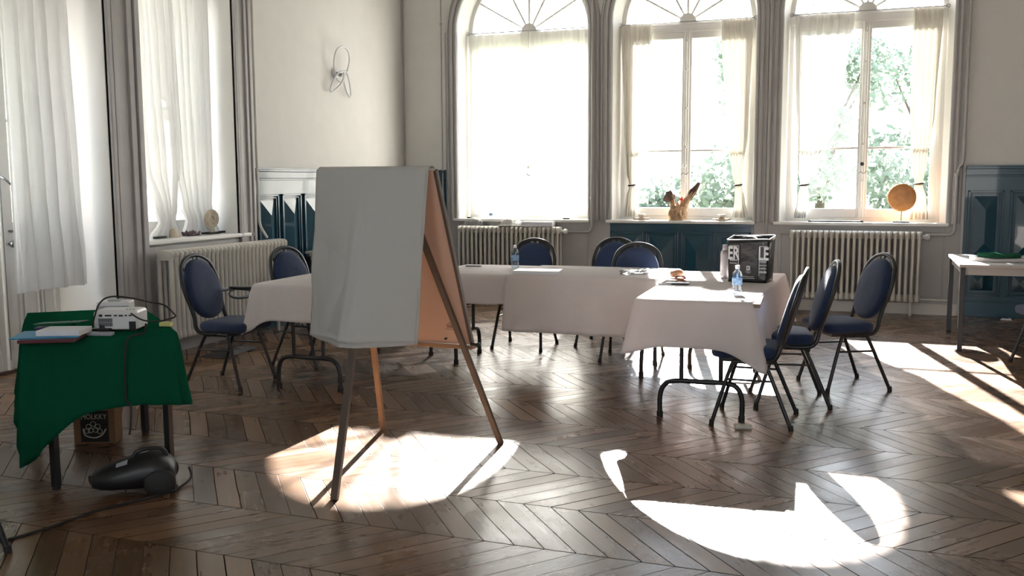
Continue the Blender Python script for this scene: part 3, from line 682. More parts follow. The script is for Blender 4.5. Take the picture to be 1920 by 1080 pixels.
# ------------------------------------------------------------------ folding tables
def folding_table(label, cx, cy, L, W, rz, feet_off=.10):
    """long side along local y"""
    R_ = empty('folding_table', (cx, cy, 0), rz); tag(R_, label, 'table')
    MB().box(-W/2, W/2, -L/2, L/2, .715, .74).build('tabletop', 'tabletop', R_, bevel=.006)
    for s in (-1, 1):
        y = s*(L/2-feet_off)
        mb = MB(); hw = .25
        mb.tube(catmull([(-hw, y, .0), (-hw, y, .13), (-hw+.03, y, .205), (-hw+.10, y, .23), (0, y, .23), (hw-.10, y, .23), (hw-.03, y, .205), (hw, y, .13), (hw, y, 0)], 5), .016, 10)
        for x in (-.12, .12): mb.cyl((x, y, .23), (x, y, .715), .014, 10)
        mb.cyl((-.16, y, .70), (.16, y, .70), .012, 8)
        lg = mb.build('leg_frame', 'steel', R_)
        mb = MB()
        mb.cyl((0, y, .45), (0, y-s*.30, .70), .007, 8); mb.cyl((-.12, y, .45), (.12, y, .45), .007, 8); mb.build('brace', 'steel', R_)
        for x in (-hw, hw): MB().cyl((x, y, 0), (x, y, .03), .02, 12).build('foot_cap', 'rubber', lg)
    return R_
folding_table('folding table under the right white cloth, its front foot on a wedge', -.955, 6.64, 1.78, .70, radians(3))
folding_table('folding table under the left white cloth, beyond the green table', -3.66, 6.52, 1.62, .68, 0, .06)
folding_table('folding table under the long middle cloth', -2.30, 7.25, 1.72, .74, pi/2)
folding_table('folding table making the hidden left end of the long row, behind the easel', -3.22 if False else -3.75, 7.98, .72, .70, pi/2) if False else None

def cloth(name, label, Q, top, drops, m='cloth', amp=.018, corner=.10, flare=.05, cat='tablecloth', r=.04, seeds=1, waves=(9, 23), corner_extra=None, thick=0, group=None, nv=16, cw=.085, cout=.55):
    """Q: four corners (x,y) counter-clockwise from front-left; drops per side front,right,back,left (bottom z)"""
    rnd = random.Random(seeds); pts = []
    n_side = 44; C = [Vector((q[0], q[1], 0)) for q in Q]
    lens = [(C[(i+1) % 4]-C[i]).length for i in range(4)]
    for i in range(4):
        a, b = C[i], C[(i+1) % 4]; t = (b-a).normalized(); nrm = Vector((t.y, -t.x, 0))
        for k in range(n_side):
            s = k/n_side; d = s*lens[i]; dn = (1-s)*lens[i]
            p = a.lerp(b, s)
            # round corner: pull inwards
            pts.append((p, nrm, i, d, dn, lens[i]))
    N = len(pts); ctr = sum(C, Vector())/4
    ph = [rnd.uniform(0, 6) for _ in range(8)]
    ce = corner_extra or [corner]*4
    rows = []
    for j in range(nv+1):
        v = j/nv; row = []
        for (p, nrm, i, d, dn, L) in pts:
            prev = (C[i]-C[(i-1) % 4]).normalized(); pn = Vector((prev.y, -prev.x, 0)); nxt = (C[(i+2) % 4]-C[(i+1) % 4]).normalized(); nn = Vector((nxt.y, -nxt.x, 0))
            w0 = exp(-(d/cw)**2); w1 = exp(-(dn/cw)**2)
            dirv = (nrm + pn*w0 + nn*w1); dirv = dirv.normalized() if dirv.length > 0 else nrm
            e = ce[i]*w0+ce[(i+1) % 4]*w1
            # side bottom blends to neighbour's at the corner
            zb = drops[i]
            if w0 > .02: zb = zb*(1-w0*.5)+drops[(i-1) % 4]*w0*.5
            if w1 > .02: zb = zb*(1-w1*.5)+drops[(i+1) % 4]*w1*.5
            zb -= e
            ss = (d+i*3.1)
            wav = amp*(sin(ss*waves[0]+ph[0]+ph[i % 4])+.5*sin(ss*waves[1]+ph[2]))
            out = flare*v**1.3 + (wav)*v**1.5 + cout*e*v*.8 + (.02*sin(d*70)*(w0+w1)*v)
            rr = .012
            q = p - dirv*r*.25*(w0+w1)*(1 if v < .15 else .6) + dirv*(out+rr*(1-exp(-v*14)))
            z = top-(top-zb)*v - (0 if v > 0 else 0)
            row.append((q.x, q.y, z))
        rows.append(row)
    base = Vector((ctr.x, ctr.y, top)); vs = []
    mb = MB()
    # top: inset ring and centre
    ins = [(ctr.x+(x-ctr.x)*.985, ctr.y+(y-ctr.y)*.985, top+.0035) for (x, y, z) in rows[0]]
    allr = [ins]+rows
    vs = [p for r_ in allr for p in r_]; fs = []
    for j in range(len(allr)-1):
        for k in range(N): fs.append((j*N+k, (j+1)*N+k, (j+1)*N+(k+1) % N, j*N+(k+1) % N))
    vs.append((ctr.x, ctr.y, top+.0035)); cidx = len(vs)-1
    for k in range(N): fs.append((cidx, k, (k+1) % N))
    vs = [Vector(v)-base for v in vs]
    mb.add(vs, fs, True); o = mb.build(name, m, solid=thick or .0015)
    o.location = base; tag(o, label, cat, group)
    return o
ZT = .748
cloth('tablecloth', 'white cloth on the right table, its near corner hanging to a point', [(-1.305, 5.69), (-.60, 5.75), (-.55, 7.60), (-1.35, 7.56)], ZT, [.47, .43, .5, .47], corner_extra=[.05, .11, .1, .12], flare=.05, seeds=3, amp=.014, cw=.10, cout=.7)
cloth('tablecloth', 'long hanging white cloth over the right part of the middle table', [(-2.56, 6.80), (-1.40, 6.80), (-1.37, 7.70), (-2.56, 7.68)], ZT+.003, [.325, .4, .5, .33], corner_extra=[0, .04, .05, 0], flare=.015, seeds=5, amp=.014)
cloth('tablecloth', 'shorter white cloth over the left part of the middle table', [(-3.22, 6.83), (-2.50, 6.83), (-2.50, 7.66), (-3.22, 7.62)], ZT-.002, [.52, .55, .5, .52], corner_extra=[.08, 0, .0, .05], flare=.012, seeds=6, amp=.006)
cloth('tablecloth', 'white cloth on the left table, partly hidden by the flipchart', [(-4.06, 5.69), (-3.29, 5.69), (-3.27, 7.40), (-4.08, 7.40)], ZT, [.50, .5, .5, .48], corner_extra=[.10, .12, .1, .1], flare=.03, seeds=8, amp=.007)

# door wedge under the right table foot
mb = MB(); mb.box(-.05, .05, -.03, .03, 0, .022); o = mb.build('wedge', 'lightprint', bevel=.004); o.location = (-.635, 5.70, 0); o.rotation_euler = (0, 0, .2); tag(o, 'small pale wooden block beside the front foot of the right table', 'block')

# ------------------------------------------------------------------ green projector table
GQ = [(-3.66, 3.33), (-3.165, 3.82), (-3.955, 4.485), (-4.45, 4.10)]
gt = empty('square_table', (0, 0, 0)); tag(gt, 'metal legged table under the green cloth', 'table')
mb = MB()
C_ = [Vector((x, y, 0)) for x, y in GQ]; cc = sum(C_, Vector())/4
ins_ = [cc+(c-cc)*.97 for c in C_]
mb.add([(p.x, p.y, .70) for p in ins_]+[(p.x, p.y, .725) for p in ins_], [(3, 2, 1, 0), (4, 5, 6, 7), (0, 1, 5, 4), (1, 2, 6, 5), (2, 3, 7, 6), (3, 0, 4, 7)]); mb.build('tabletop', 'table', gt)
for (x, y) in ((-3.625, 3.455), (-3.235, 3.80), (-3.94, 4.43), (-4.40, 4.07)):
    lg = MB().box(x-.017, x+.017, y-.017, y+.017, .012, .71).build('leg', 'steel', gt, bevel=.003)
    MB().cyl((x, y, 0), (x, y, .02), .02, 12).build('foot_cap', 'rubber', lg)
cloth('tablecloth', 'dark green cloth draped over the projector table', GQ, .735, [.40, .45, .4, .42], m='green', corner_extra=[.26, .05, .05, .14], flare=.03, seeds=11, amp=.012, thick=.003, cw=.17, cout=.12)
ZG = .7405

# projector
pj = empty('projector', (-3.475, 3.775, ZG), radians(22)); pj.scale = (.80, .80, .80); tag(pj, 'white projector with ports and vent grille on the green table', 'projector')
mb = MB(); rings = []
for z, g in ((.012, -.012), (.02, 0), (.115, 0), (.128, -.008), (.132, -.02)): rings.append([(x, y, z) for x, y in rrect(-.135-g, .135+g, -.10-g, .10+g, .025, 5)])
mb.loft(rings, smooth=False); mb.build('body', 'white', pj)
mb = MB(); mb.box(-.10, -.015, -.1012, -.098, .035, .085); vg = mb.build('vent_grille', 'black', pj)
mb = MB()
for k in range(12): mb.box(-.097+k*.0072, -.0945+k*.0072, -.1025, -.1, .036, .084)
mb.box(-.10, -.015, -.103, -.1, .0585, .0615); mb.build('grille_bar', 'grey', vg)
for (x0, x1, z0, z1) in ((-.095, -.075, .095, .11), (-.06, -.02, .097, .107), (-.005, .015, .098, .106), (.025, .05, .096, .106), (.06, .075, .098, .106), (.085, .105, .098, .106)): MB().box(x0, x1, -.1015, -.098, z0, z1).build('port', 'black', pj)
MB().box(.085, .125, -.102, -.098, .016, .065).build('power_socket', 'black', pj)
mb = MB(); mb.cyl((.05, .099, .07), (.05, .112, .07), .035, 20); mb.build('lens', 'black', pj)
for k in range(3): MB().cyl((.06+k*.02, -.05, .131), (.06+k*.02, -.05, .135), .006, 10).build('button', 'grey', pj)
[MB().cyl((x, y, 0), (x, y, .014), .01, 10).build('foot', 'rubber', pj) for x in (-.11, .11) for y in (-.07, .07)]
# white speaker box behind
sp = empty('desktop_speaker', (-3.645, 3.885, ZG), radians(25)); tag(sp, 'pale grey flat box standing just behind the projector', 'speaker')
MB().box(-.05, .11, -.05, .05, 0, .125).build('body', 'white', sp, bevel=.006); MB().box(-.049, .109, -.053, -.05, .012, .105).build('front_panel', 'grey', sp)
MB().box(.0, .06, -.03, .03, .125, .131).build('top_panel', 'grey', sp, bevel=.002)
# papers, folders
def slab(name, label, cat, poly, z0, z1, m, parts=None, group=None):
    c = Vector((sum(p[0] for p in poly)/len(poly), sum(p[1] for p in poly)/len(poly), z0)); mb = MB(); n = len(poly)
    vs = [(p[0]-c.x, p[1]-c.y, 0) for p in poly]+[(p[0]-c.x, p[1]-c.y, z1-z0) for p in poly]
    mb.add(vs, [tuple(reversed(range(n))), tuple(range(n, 2*n))]+[(i, (i+1) % n, n+(i+1) % n, n+i) for i in range(n)])
    o = mb.build(name, m, bevel=min(.002, (z1-z0)*.3)); o.location = c; tag(o, label, cat, group); return o
M_['redf'] = mat('dark red card', (.10, .012, .022), .5); M_['bluef'] = mat('cyan blue card', (.02, .26, .50), .5); M_['greenf'] = mat('green card', (.02, .10, .065), .5)
M_['yellow'] = mat('pale yellow foam', (.62, .62, .25), .8); M_['page'] = mat('white paper', (.75, .77, .82), .7); M_['purple'] = mat('violet card', (.08, .03, .16), .5)
def quad(cx, cy, w_, l_, a):
    a = radians(a); return [(cx+x*cos(a)-y*sin(a), cy+x*sin(a)+y*cos(a)) for x, y in ((-w_/2, -l_/2), (w_/2, -l_/2), (w_/2, l_/2), (-w_/2, l_/2))]
slab('folder', 'dark red folder at the bottom of the paper pile', 'folder', quad(-3.555, 3.42, .25, .20, 28), ZG+.001, ZG+.016, 'redf')
slab('folder', 'bright blue folder sticking out over the green table edge', 'folder', quad(-3.60, 3.45, .30, .23, 31), ZG+.0165, ZG+.022, 'bluef')
slab('book', 'thick white paper book lying on the blue folder', 'book', quad(-3.535, 3.47, .20, .15, 22), ZG+.0225, ZG+.048, 'page')
g_ = slab('notebook', 'thin dark green notebook propped on the pile behind the white book', 'notebook', quad(-3.68, 3.60, .22, .14, 28), ZG+.047, ZG+.054, 'greenf'); g_.rotation_euler = (radians(-4), radians(-4), 0)
slab('pouch', 'violet card poking out behind the blue folder', 'card', quad(-3.77, 3.56, .05, .07, 28), ZG+.023, ZG+.03, 'purple')
o = MB().box(-.03, .03, -.018, .018, 0, .022).build('sponge', 'yellow', bevel=.004); o.location = (-3.335, 3.935, ZG); o.rotation_euler = (0, 0, .3); tag(o, 'pale yellow sponge on the green table corner', 'sponge')
ad = empty('power_adapter', (-3.50, 3.66, ZG), .3); tag(ad, 'small dark adapter with plug lying left of the projector', 'adapter')
MB().box(-.045, .05, -.018, .018, 0, .022).build('body', 'black', ad, bevel=.004); MB().lathe([(0, 0), (.02, 0), (.018, .035), (0, .036)], 14, c=(.0, .03, 0)).build('plug', 'black', ad)
mb = MB(); mb.box(-.09, .05, -.020, .020, 0, .016); o = mb.build('power_strip', 'grey', bevel=.003); o.location = (-3.43, 3.60, ZG); o.rotation_euler = (0, 0, radians(18)); tag(o, 'grey strip lying along the front edge left of the projector', 'strip')
def cable(label, pts, r=.004, m='rubber', n=6, name='cable'):
    P = catmull(pts, n); b = Vector(P[0]); o = MB().tube([p-b for p in P], r, 8).build(name, m); o.location = b; tag(o, label, 'cable'); return o
cable('black cable looping from the notebook pile over the projector', [(-3.66, 3.64, ZG+.055), (-3.56, 3.60, ZG+.012), (-3.52, 3.62, ZG+.03), (-3.50, 3.66, ZG+.14), (-3.46, 3.70, ZG+.175), (-3.36, 3.74, ZG+.165), (-3.28, 3.76, ZG+.148), (-3.20, 3.77, ZG+.135), (-3.13, 3.75, ZG+.10), (-3.11, 3.73, ZG+.085), (-3.16, 3.68, ZG+.07), (-3.24, 3.66, ZG+.075), (-3.32, 3.675, ZG+.101)])
cable('black mains lead dropping from the projector past the cloth to the vacuum', [(-3.255, 3.70, ZG+.05), (-3.245, 3.665, ZG+.01), (-3.30, 3.61, ZG-.03), (-3.31, 3.60, .45), (-3.30, 3.62, .40), (-3.29, 3.60, .30), (-3.30, 3.60, .262)], r=.005)
# vacuum cleaner
vc = empty('vacuum_cleaner', (-3.235, 3.58, 0), radians(36)); vc.scale = (.93, .85, .78); tag(vc, 'black canister vacuum cleaner on the floor under the green table', 'vacuum cleaner')
def vsec(x, hw, z0, z1, p=2.6):
    out = []
    for k in range(24):
        a = 2*pi*k/24; c, s_ = cos(a), sin(a)
        out.append((x, hw*abs(c)**(2/p)*(1 if c > 0 else -1), (z0+z1)/2+(z1-z0)/2*abs(s_)**(2/p)*(1 if s_ > 0 else -1)))
    return out
mb = MB(); mb.loft([vsec(-.225, .05, .06, .12), vsec(-.215, .09, .045, .14), vsec(-.17, .118, .03, .165), (vsec(-.09, .13, .025, .19)), vsec(0, .14, .025, .225), vsec(.07, .14, .03, .235), vsec(.12, .135, .035, .22), vsec(.16, .12, .05, .19), vsec(.18, .09, .07, .16)]); mb.build('body', 'black', vc)
for s in (-1, 1): MB().lathe([(0, -.02), (.07, -.02), (.078, -.008), (.078, .008), (.07, .02), (.03, .024), (0, .024)], 24, T=TR(.11, s*.135, .08, 0, pi/2)).build('wheel', 'rubber', vc)
MB().tube(catmull([(-.02, -.02, .215), (-.0, -.02, .25), (.07, -.01, .262), (.12, 0, .245), (.14, 0, .205)], 5), .012, 8).build('carry_handle', 'black', vc)
mb = MB(); mb.add([(-.10, -.085, .178), (-.045, -.095, .196), (-.045, -.06, .214), (-.10, -.055, .192)], [(0, 1, 2, 3)]); mb.build('sticker', 'grey', vc, solid=.002)
MB().lathe([(0, .01), (.025, .012), (.03, .0), (.03, -.01)], 16, c=(.02, .05, .228)).build('cord_button', 'grey', vc)
MB().lathe([(.022, 0), (.03, .015), (.03, .03), (.02, .034)], 16, T=TR(-.205, 0, .09, 0, 0, -pi/2-.2)).build('hose_inlet', 'black', vc)
cable('black cord curving from the vacuum across the floor to the left edge', [(-3.12, 3.80, .06), (-3.08, 3.76, .02), (-3.06, 3.62, .006), (-3.09, 3.50, .006), (-3.15, 3.38, .006), (-3.20, 3.25, .006), (-3.23, 3.05, .006), (-3.27, 2.9, .006), (-3.36, 2.72, .006), (-3.5, 2.5, .006)], r=.006)
# game box
gb = empty('game_box', (-4.06, 4.17, 0), radians(24)); tag(gb, 'brown and black printed box standing under the green table', 'box')
MB().box(-.115, .115, -.02, .10, 0, .20).build('carton', 'brown', gb, bevel=.003); MB().box(-.075, .08, -.0215, -.0195, .01, .19).build('printed_panel', 'black', gb)
text_obj('MÖLKKY', .042, TR(.0, -.0225, .155, 0, pi/2), 'lightprint', gb, xs=.85)
mb = MB()
for k, (x, z) in enumerate(((-.03, .10), (-.005, .115), (.02, .10), (-.02, .078), (.008, .08), (-.04, .075), (.03, .072))):
    mb.tube([(x+.014*cos(2*pi*q/14), -.0225, z+.014*sin(2*pi*q/14)) for q in range(14)], .0018, 6, closed=True)
mb.tube(catmull([(-.06, -.0225, .09), (-.05, -.0225, .05), (.0, -.0225, .035), (.04, -.0225, .05), (.065, -.0225, .085)], 5), .004, 6); mb.build('picture', 'lightprint', gb)

# ------------------------------------------------------------------ easel with flipchart
ez = empty('flipchart_easel', (-2.27, 4.5, 0)); tag(ez, 'wooden tripod flipchart easel seen from behind, standing in the sun patch', 'easel'); fin = part_in(ez, (-2.27, 4.5, 0))
def beam(mb, a, b, wx, wy):
    a = Vector(a); b = Vector(b); t = (b-a).normalized(); x = Vector((1, 0, 0)); x = (x-t*x.dot(t)).normalized(); y = t.cross(x)
    vs = [p+x*sx*wx/2+y*sy*wy/2 for p in (a, b) for sx, sy in ((-1, -1), (1, -1), (1, 1), (-1, 1))]
    mb.add(vs, [(0, 1, 2, 3), (7, 6, 5, 4), (0, 4, 5, 1), (1, 5, 6, 2), (2, 6, 7, 3), (3, 7, 4, 0)])
BP = lambda z: 4.93-.446*z
mb = MB(); beam(mb, (-1.875, 4.905, 0), (-2.12, 4.905-.446*1.42-.03, 1.42), .032, .022); fin(mb.build('leg', 'darkwood', bevel=.003))
mb = MB(); beam(mb, (-2.645, 4.955, 0), (-2.42, 4.955-.446*1.42-.03, 1.42), .032, .022); fin(mb.build('leg', 'wood', bevel=.003))  # sunlight on this leg is put into its warmer wood colour
mb = MB(); beam(mb, (-2.272, 3.765, 0), (-2.272, 4.19, 1.40), .036, .024); fin(mb.build('leg', 'darkwood', bevel=.003))
mb = MB(); mb.cyl((-2.44, BP(1.42)-.04, 1.42), (-2.10, BP(1.42)-.04, 1.42), .012, 8); fin(mb.build('hinge_bar', 'steel'))
# board: plane through the front legs
mb = MB(); z0, z1 = .60, 1.525; off = .012
mb.add([(-2.585, BP(z0)+off, z0), (-1.955, BP(z0)+off, z0), (-1.965, BP(z1)+off, z1), (-2.588, BP(z1)+off, z1), (-2.585, BP(z0)+off+.008, z0), (-1.955, BP(z0)+off+.008, z0), (-1.965, BP(z1)+off+.008, z1), (-2.588, BP(z1)+off+.008, z1)], [(0, 1, 2, 3), (7, 6, 5, 4), (0, 4, 5, 1), (1, 5, 6, 2), (2, 6, 7, 3), (3, 7, 4, 0)])
bd = fin(mb.build('board', 'board'))
mb = MB(); beam(mb, (-1.95, BP(z0)+.016, z0), (-1.963, BP(z1)+.016, z1), .016, .03); beam(mb, (-2.588, BP(z0)+.016, z0), (-2.59, BP(z1)+.016, z1), .016, .03); beam(mb, (-2.595, BP(1.527)+.016, 1.527), (-1.957, BP(1.527)+.016, 1.527), .02, .03); o = mb.build('board_edge', 'darkwood', bevel=.003); fin(o)
mb = MB(); mb.box(-2.60, -1.945, BP(.59)-.005, BP(.59)+.07, .575, .597); fin(mb.build('tray', 'wood', bevel=.003))
mb = MB(); mb.cyl((-1.945, BP(.6)-.02, .61), (-1.90, BP(.6)-.02, .605), .008, 8); mb.lathe([(0, 0), (.014, 0), (.014, .012), (0, .014)], 10, T=TR(-1.905, BP(.6)-.02, .605, 0, 0, pi/2)); fin(mb.build('wing_nut', 'steel'))
mb = MB(); mb.cyl((-2.09, BP(.63)+.004, .63), (-2.09, BP(.63)-.012, .63), .006, 8); fin(mb.build('screw', 'rubber'))
mb = MB()
def bq(x, z): return (x, BP(z)+off-.0012, z)
for k in range(9): mb.add([bq(-2.075+k*.0055, .69), bq(-2.0715+k*.0055, .69), bq(-2.0715+k*.0055, .712), bq(-2.075+k*.0055, .712)], [(0, 1, 2, 3)])
mb.add([bq(-2.085, .682), bq(-2.015, .68), bq(-2.015, .683), bq(-2.085, .685)], [(0, 1, 2, 3)]); mb.add([bq(-2.065, .718), bq(-2.045, .718), bq(-2.045, .722), bq(-2.065, .722)], [(0, 1, 2, 3)])
fin(mb.build('stamp', 'brown', bevel=0))
# paper: flipped over the top, hanging towards the viewer and bulged out by the rear leg
def sheet(dy, zb, xo, ph):
    def fn(u, v):
        x = -2.592+.612*u+xo
        # arc over the top
        L = 1.53-zb+.06
        s = v*L
        top = BP(1.53)
        if s < .10:
            a = s/.10*pi/2; y = top+.045*cos(a)-.03; z = 1.53+.022*sin(a)*1.0
            y0 = top+.035-.065*(s/.10); y = y0; z = 1.534+.012*sin(pi*s/.10)
        else:
            z = 1.534-(s-.10)*(1.534-zb)/(L-.10); q = (1.534-z)/(1.534-zb)
            hang = 4.215-.02*q-dy
            leg = 3.765+.3036*z-.034-dy
            ridge = max(0, min(1, 1.10-abs(x+2.272)/(.36 if x > -2.272 else .40)))
            ylow = min(hang, leg)
            y = hang*(1-ridge)+ylow*ridge
            cl = sin(9*x+2.2*q+ph)*.006*q+noise.noise(Vector((x*4+ph, z*2.2, 3)))*.022*min(1, q*2)*(1 if x < -2.3 else .45)
            cr_ = abs(noise.noise(Vector((x*6.2+z*1.1, z*3.1-x*1.5, ph))))*.035*(1 if x < -2.25 else .2)
            y += -abs(cl)-cr_*min(1, q*3)
            z += .012*sin(3*u+ph)*(q > .97)
        return (x + (.02*(1-v) if False else 0)-.035*v*u, y, z)
    return MB().grid(fn, 60, 60)
mb = sheet(0, .702, 0, .5); fin(mb.build('paper_sheet', 'paper', solid=.0006))
mb = sheet(-.006, .695, .008, 2.5); fin(mb.build('paper_sheet', 'paper', solid=.0006))
tri = MB().add([(-2.40, 4.10, .70), (-2.24, 4.10, .70), (-2.235, 4.11, .665)], [(0, 1, 2)]).build('paper_corner', 'paper', solid=.0006); fin(tri)

# ------------------------------------------------------------------ things on the tables
M_['pet'] = glassmat('clear bottle plastic', (.80, .88, .93), .10, .05); M_['label'] = mat('blue bottle label', (.22, .36, .55), .5, var=.6, vscale=60); M_['capw'] = mat('white cap', (.8, .82, .85), .4)
M_['clear'] = glassmat('clear film', (.93, .94, .95), .12, .12)
M_['water'] = glassmat('water', (.86, .93, .97), .04, .02)
def water_bottle(label, loc):
    R_ = empty('water_bottle', loc); tag(R_, label, 'bottle')
    MB().lathe([(0, .002), (.026, 0), (.031, .008), (.031, .02), (.029, .026), (.031, .032), (.030, .06), (.031, .062), (.031, .108), (.030, .112), (.031, .125), (.027, .142), (.015, .158), (.0125, .163), (.0125, .172)], 20).build('body', 'pet', R_)
    MB().lathe([(.0313, .062), (.0318, .064), (.0318, .106), (.0313, .108)], 20).build('wrapper', 'label', R_)
    MB().lathe([(0, .19), (.0135, .19), (.0145, .186), (.0145, .170), (.013, .168)], 16).build('cap', 'capw', R_)
    return R_
TZ = ZT+.0045
b1 = water_bottle('small clear water bottle on the long middle table', (-2.68, 7.36, TZ))
for (loc, lb) in (((-.74, 6.13, TZ), 'small water bottle on the right table, in front of the black bag'), ((-4.40, YB-.04, .988), 'small water bottle lying low on the ledge of the left arched window')):
    c = copy_tree(b1); c.location = loc; tag(c, lb, 'bottle'); c.scale = (1, 1, .95)
for ob in list(bpy.data.objects):
    if ob.get('label', '').startswith('small water bottle lying low'): ob.location = (-4.395, YB-.01, .99); ob.scale = (.8, .8, .62); ob['label'] = 'short water bottle on the sill of the left arched window'
sb = empty('steel_bottle', (-.945, 7.10, TZ)); tag(sb, 'tall grey metal flask standing left of the black bag', 'bottle')
M_['flask'] = mat('brushed flask', (.42, .40, .41), .45, metal=.3)
MB().lathe([(0, 0), (.032, 0), (.036, .006), (.036, .175), (.033, .195), (.022, .207)], 24).build('body', 'flask', sb); MB().lathe([(.02, .205), (.023, .21), (.023, .24), (.018, .246), (0, .247)], 20).build('cap', 'flask', sb)
# black shopping bag
bg = empty('shopping_bag', (-.745, 6.93, TZ), radians(-8)); tag(bg, 'black woven shopping bag with white lettering on the right table', 'bag')
M_['bagm'] = mat('black laminated woven bag', (.018, .019, .02), .28, bump=.7, bscale=14, coat=.2); M_['bagp'] = mat('white print', (.78, .78, .78), .5)
BW, BD, BH = .135, .10, .30
def bagfn(side):
    pass
rings = []
for j in range(13):
    v = j/12; z = BH*v; ring = []
    pts_ = rrect(-BW-.012*v, BW+.012*v, -BD, BD, .014, 3)
    for (x, y) in pts_:
        dent = .025*v*(1-abs(x)/BW)*noise.noise(Vector((x*8, y*8+3, z*7)))*2
        zz = z+(.012*sin(x*20)+.018*(y > 0))*v**3 - (.018*(1-min(1, abs(x)/.1)) if y < 0 else 0)*v**6
        ring.append((x, y*(1-.05*sin(v*3))+dent*(1 if y > 0 else -1)*.5, zz))
    rings.append(ring)
mb = MB(); mb.loft(rings, cap=False); mb.add(rings[0], [tuple(reversed(range(len(rings[0]))))]); mb.build('body', 'bagm', bg, solid=.003)
mb = MB(); mb.tube(rings[-1], .004, 6, closed=True); mb.build('rim_binding', 'flask', bg)
for x in (-.055, .075):
    mb = MB(); mb.tube([(x, -BD*.96-.004, .02), (x, -BD*.95-.008, .15), (x, -BD*.98-.004, .27)], .003, 6); mb.build('seam', 'bagm', bg)
yb = -BD-.0065
def bt(txt, size, x, z, xs=1.0, sk=0): return text_obj(txt, size, TR(x, yb, z, 0, pi/2), 'bagp', bg, ext=.0012, xs=xs, bold=.0035)
bt('ER', .125, -.097, .20, .58); bt('LE', .125, .113, .20, .58)
mb = MB()
for (x0, x1, z0, z1) in ((-.128, -.06, .253, .257), (-.062, -.059, .06, .257), (.083, .14, .253, .257), (.083, .086, .05, .257)): mb.box(x0, x1, yb-.001, yb+.004, z0, z1)
mb.build('print_border', 'bagp', bg)
mb = MB(); mb.box(-.003, .022, yb-.001, yb+.004, .085, .118); mb.build('emblem', 'bagp', bg); text_obj('B', .028, TR(.0095, yb-.002, .101, 0, pi/2), 'bagm', bg, ext=.0008)
mb = MB(); rnd = random.Random(4)
for (xa, xb, z, h_) in ((-.012, .030, .074, .005), (-.002, .020, .066, .003), (-.045, .045, .040, .006), (-.045, .05, .028, .006), (-.12, -.07, .15, .012), (-.12, -.07, .13, .008), (.088, .135, .145, .012), (.088, .135, .12, .008), (.088, .13, .098, .012), (.088, .135, .07, .018)):
    x = xa
    while x < xb:
        d = rnd.uniform(.002, .005); mb.box(x, x+d, yb-.0005, yb+.004, z, z+h_*rnd.uniform(.6, 1)); x += d+.0022
mb.build('small_print', 'bagp', bg)
for s in (-1, 1):
    MB().tube(catmull([(-.06, s*BD*.9, BH-.03), (-.055, s*BD*.8, BH+.005), (-.02, s*BD*.55, BH+.014), (.03, s*BD*.5, BH+.012), (.06, s*BD*.8, BH+.004), (.065, s*BD*.9, BH-.03)], 5), .006, 6).build('handle', 'bagm', bg)
# pen, papers, wrapper, phones, bread
o = MB().tube([(0, 0, .006), (.12, .02, .006), (.135, .0225, .006)], [.005, .005, .002], 8).build('pen', 'steel'); o.location = (-3.12, 7.36, TZ+.001); tag(o, 'dark pen at the left end of the long middle table', 'pen')
def crumple(name, label, cat, cx, cy, z, w_, l_, h_, a, m, seed=1, n=16, thick=.002):
    def fn(u, v):
        x = (u-.5)*w_; y = (v-.5)*l_; e = min(1, 6*min(u, 1-u, v, 1-v))
        return (x, y, .003+h_*(.35+.65*abs(noise.noise(Vector((x*9+seed, y*9, seed)))*1.6))*e)
    mb = MB().grid(fn, n, n, smooth=False); mb.grid(lambda u, v: ((u-.5)*w_, (v-.5)*l_, .001), 1, 1)
    o = mb.build(name, m, solid=0); o.location = (cx, cy, z); o.rotation_euler = (0, 0, radians(a)); tag(o, label, cat); return o
M_['newsp'] = mat('greyish paper', (.55, .54, .52), .8, var=.3, vscale=30)
slab('folded_paper', 'folded white papers lying on the front of the long table', 'papers', quad(-2.36, 7.0, .36, .20, 9), TZ, TZ+.028, 'capw')
crumple('plastic_wrap', 'crumpled clear film near the right end of the long table', 'plastic wrap', -1.62, 7.25, TZ+.002, .30, .34, .03, 15, 'clear', 5)
M_['bread'] = mat('wicker brown', (.45, .24, .14), .7, bump=.5, bscale=50, var=.25, vscale=60)
br = empty('wooden_roll', (-1.285, 7.0, TZ+.022), radians(20)); tag(br, 'small brown rounded object at the back left of the right table', 'roll')
MB().tube([(-.045, 0, .002), (-.04, 0, .005), (-.02, 0, .006), (.02, 0, .008), (.045, 0, .01), (.05, 0, .01)], [.008, .022, .026, .024, .016, .006], 14).build('shell', 'bread', br); MB().tube(catmull([(-.02, -.012, .026), (.01, -.006, .034), (.045, 0, .026)], 4), .006, 8).build('strap', 'bread', br)
ph_ = empty('glasses_case', (-1.20, 6.56, TZ), radians(8)); tag(ph_, 'flat dark case with coiled brown strings on the right table', 'case')
MB().box(-.075, .085, -.03, .035, .0, .012).build('case', 'steel', ph_, bevel=.004)
M_['cord'] = mat('brown cord', (.30, .12, .07), .8)
mb = MB(); rnd = random.Random(9); P = [(.02+.035*cos(t*1.9)+.01*rnd.random(), .0+.025*sin(t*2.3), .02+.018*(1+sin(t*1.3))+.004*rnd.random()) for t in range(16)]; mb.tube(catmull(P, 5), .0035, 6); mb.build('string', 'cord', ph_)
o = MB().box(-.04, .04, -.02, .02, 0, .008).build('paper_tag', 'page', bevel=.002); o.location = (-1.275, 6.52, TZ); o.rotation_euler = (0, 0, .6); tag(o, 'small white card at the left end of the dark case', 'card')

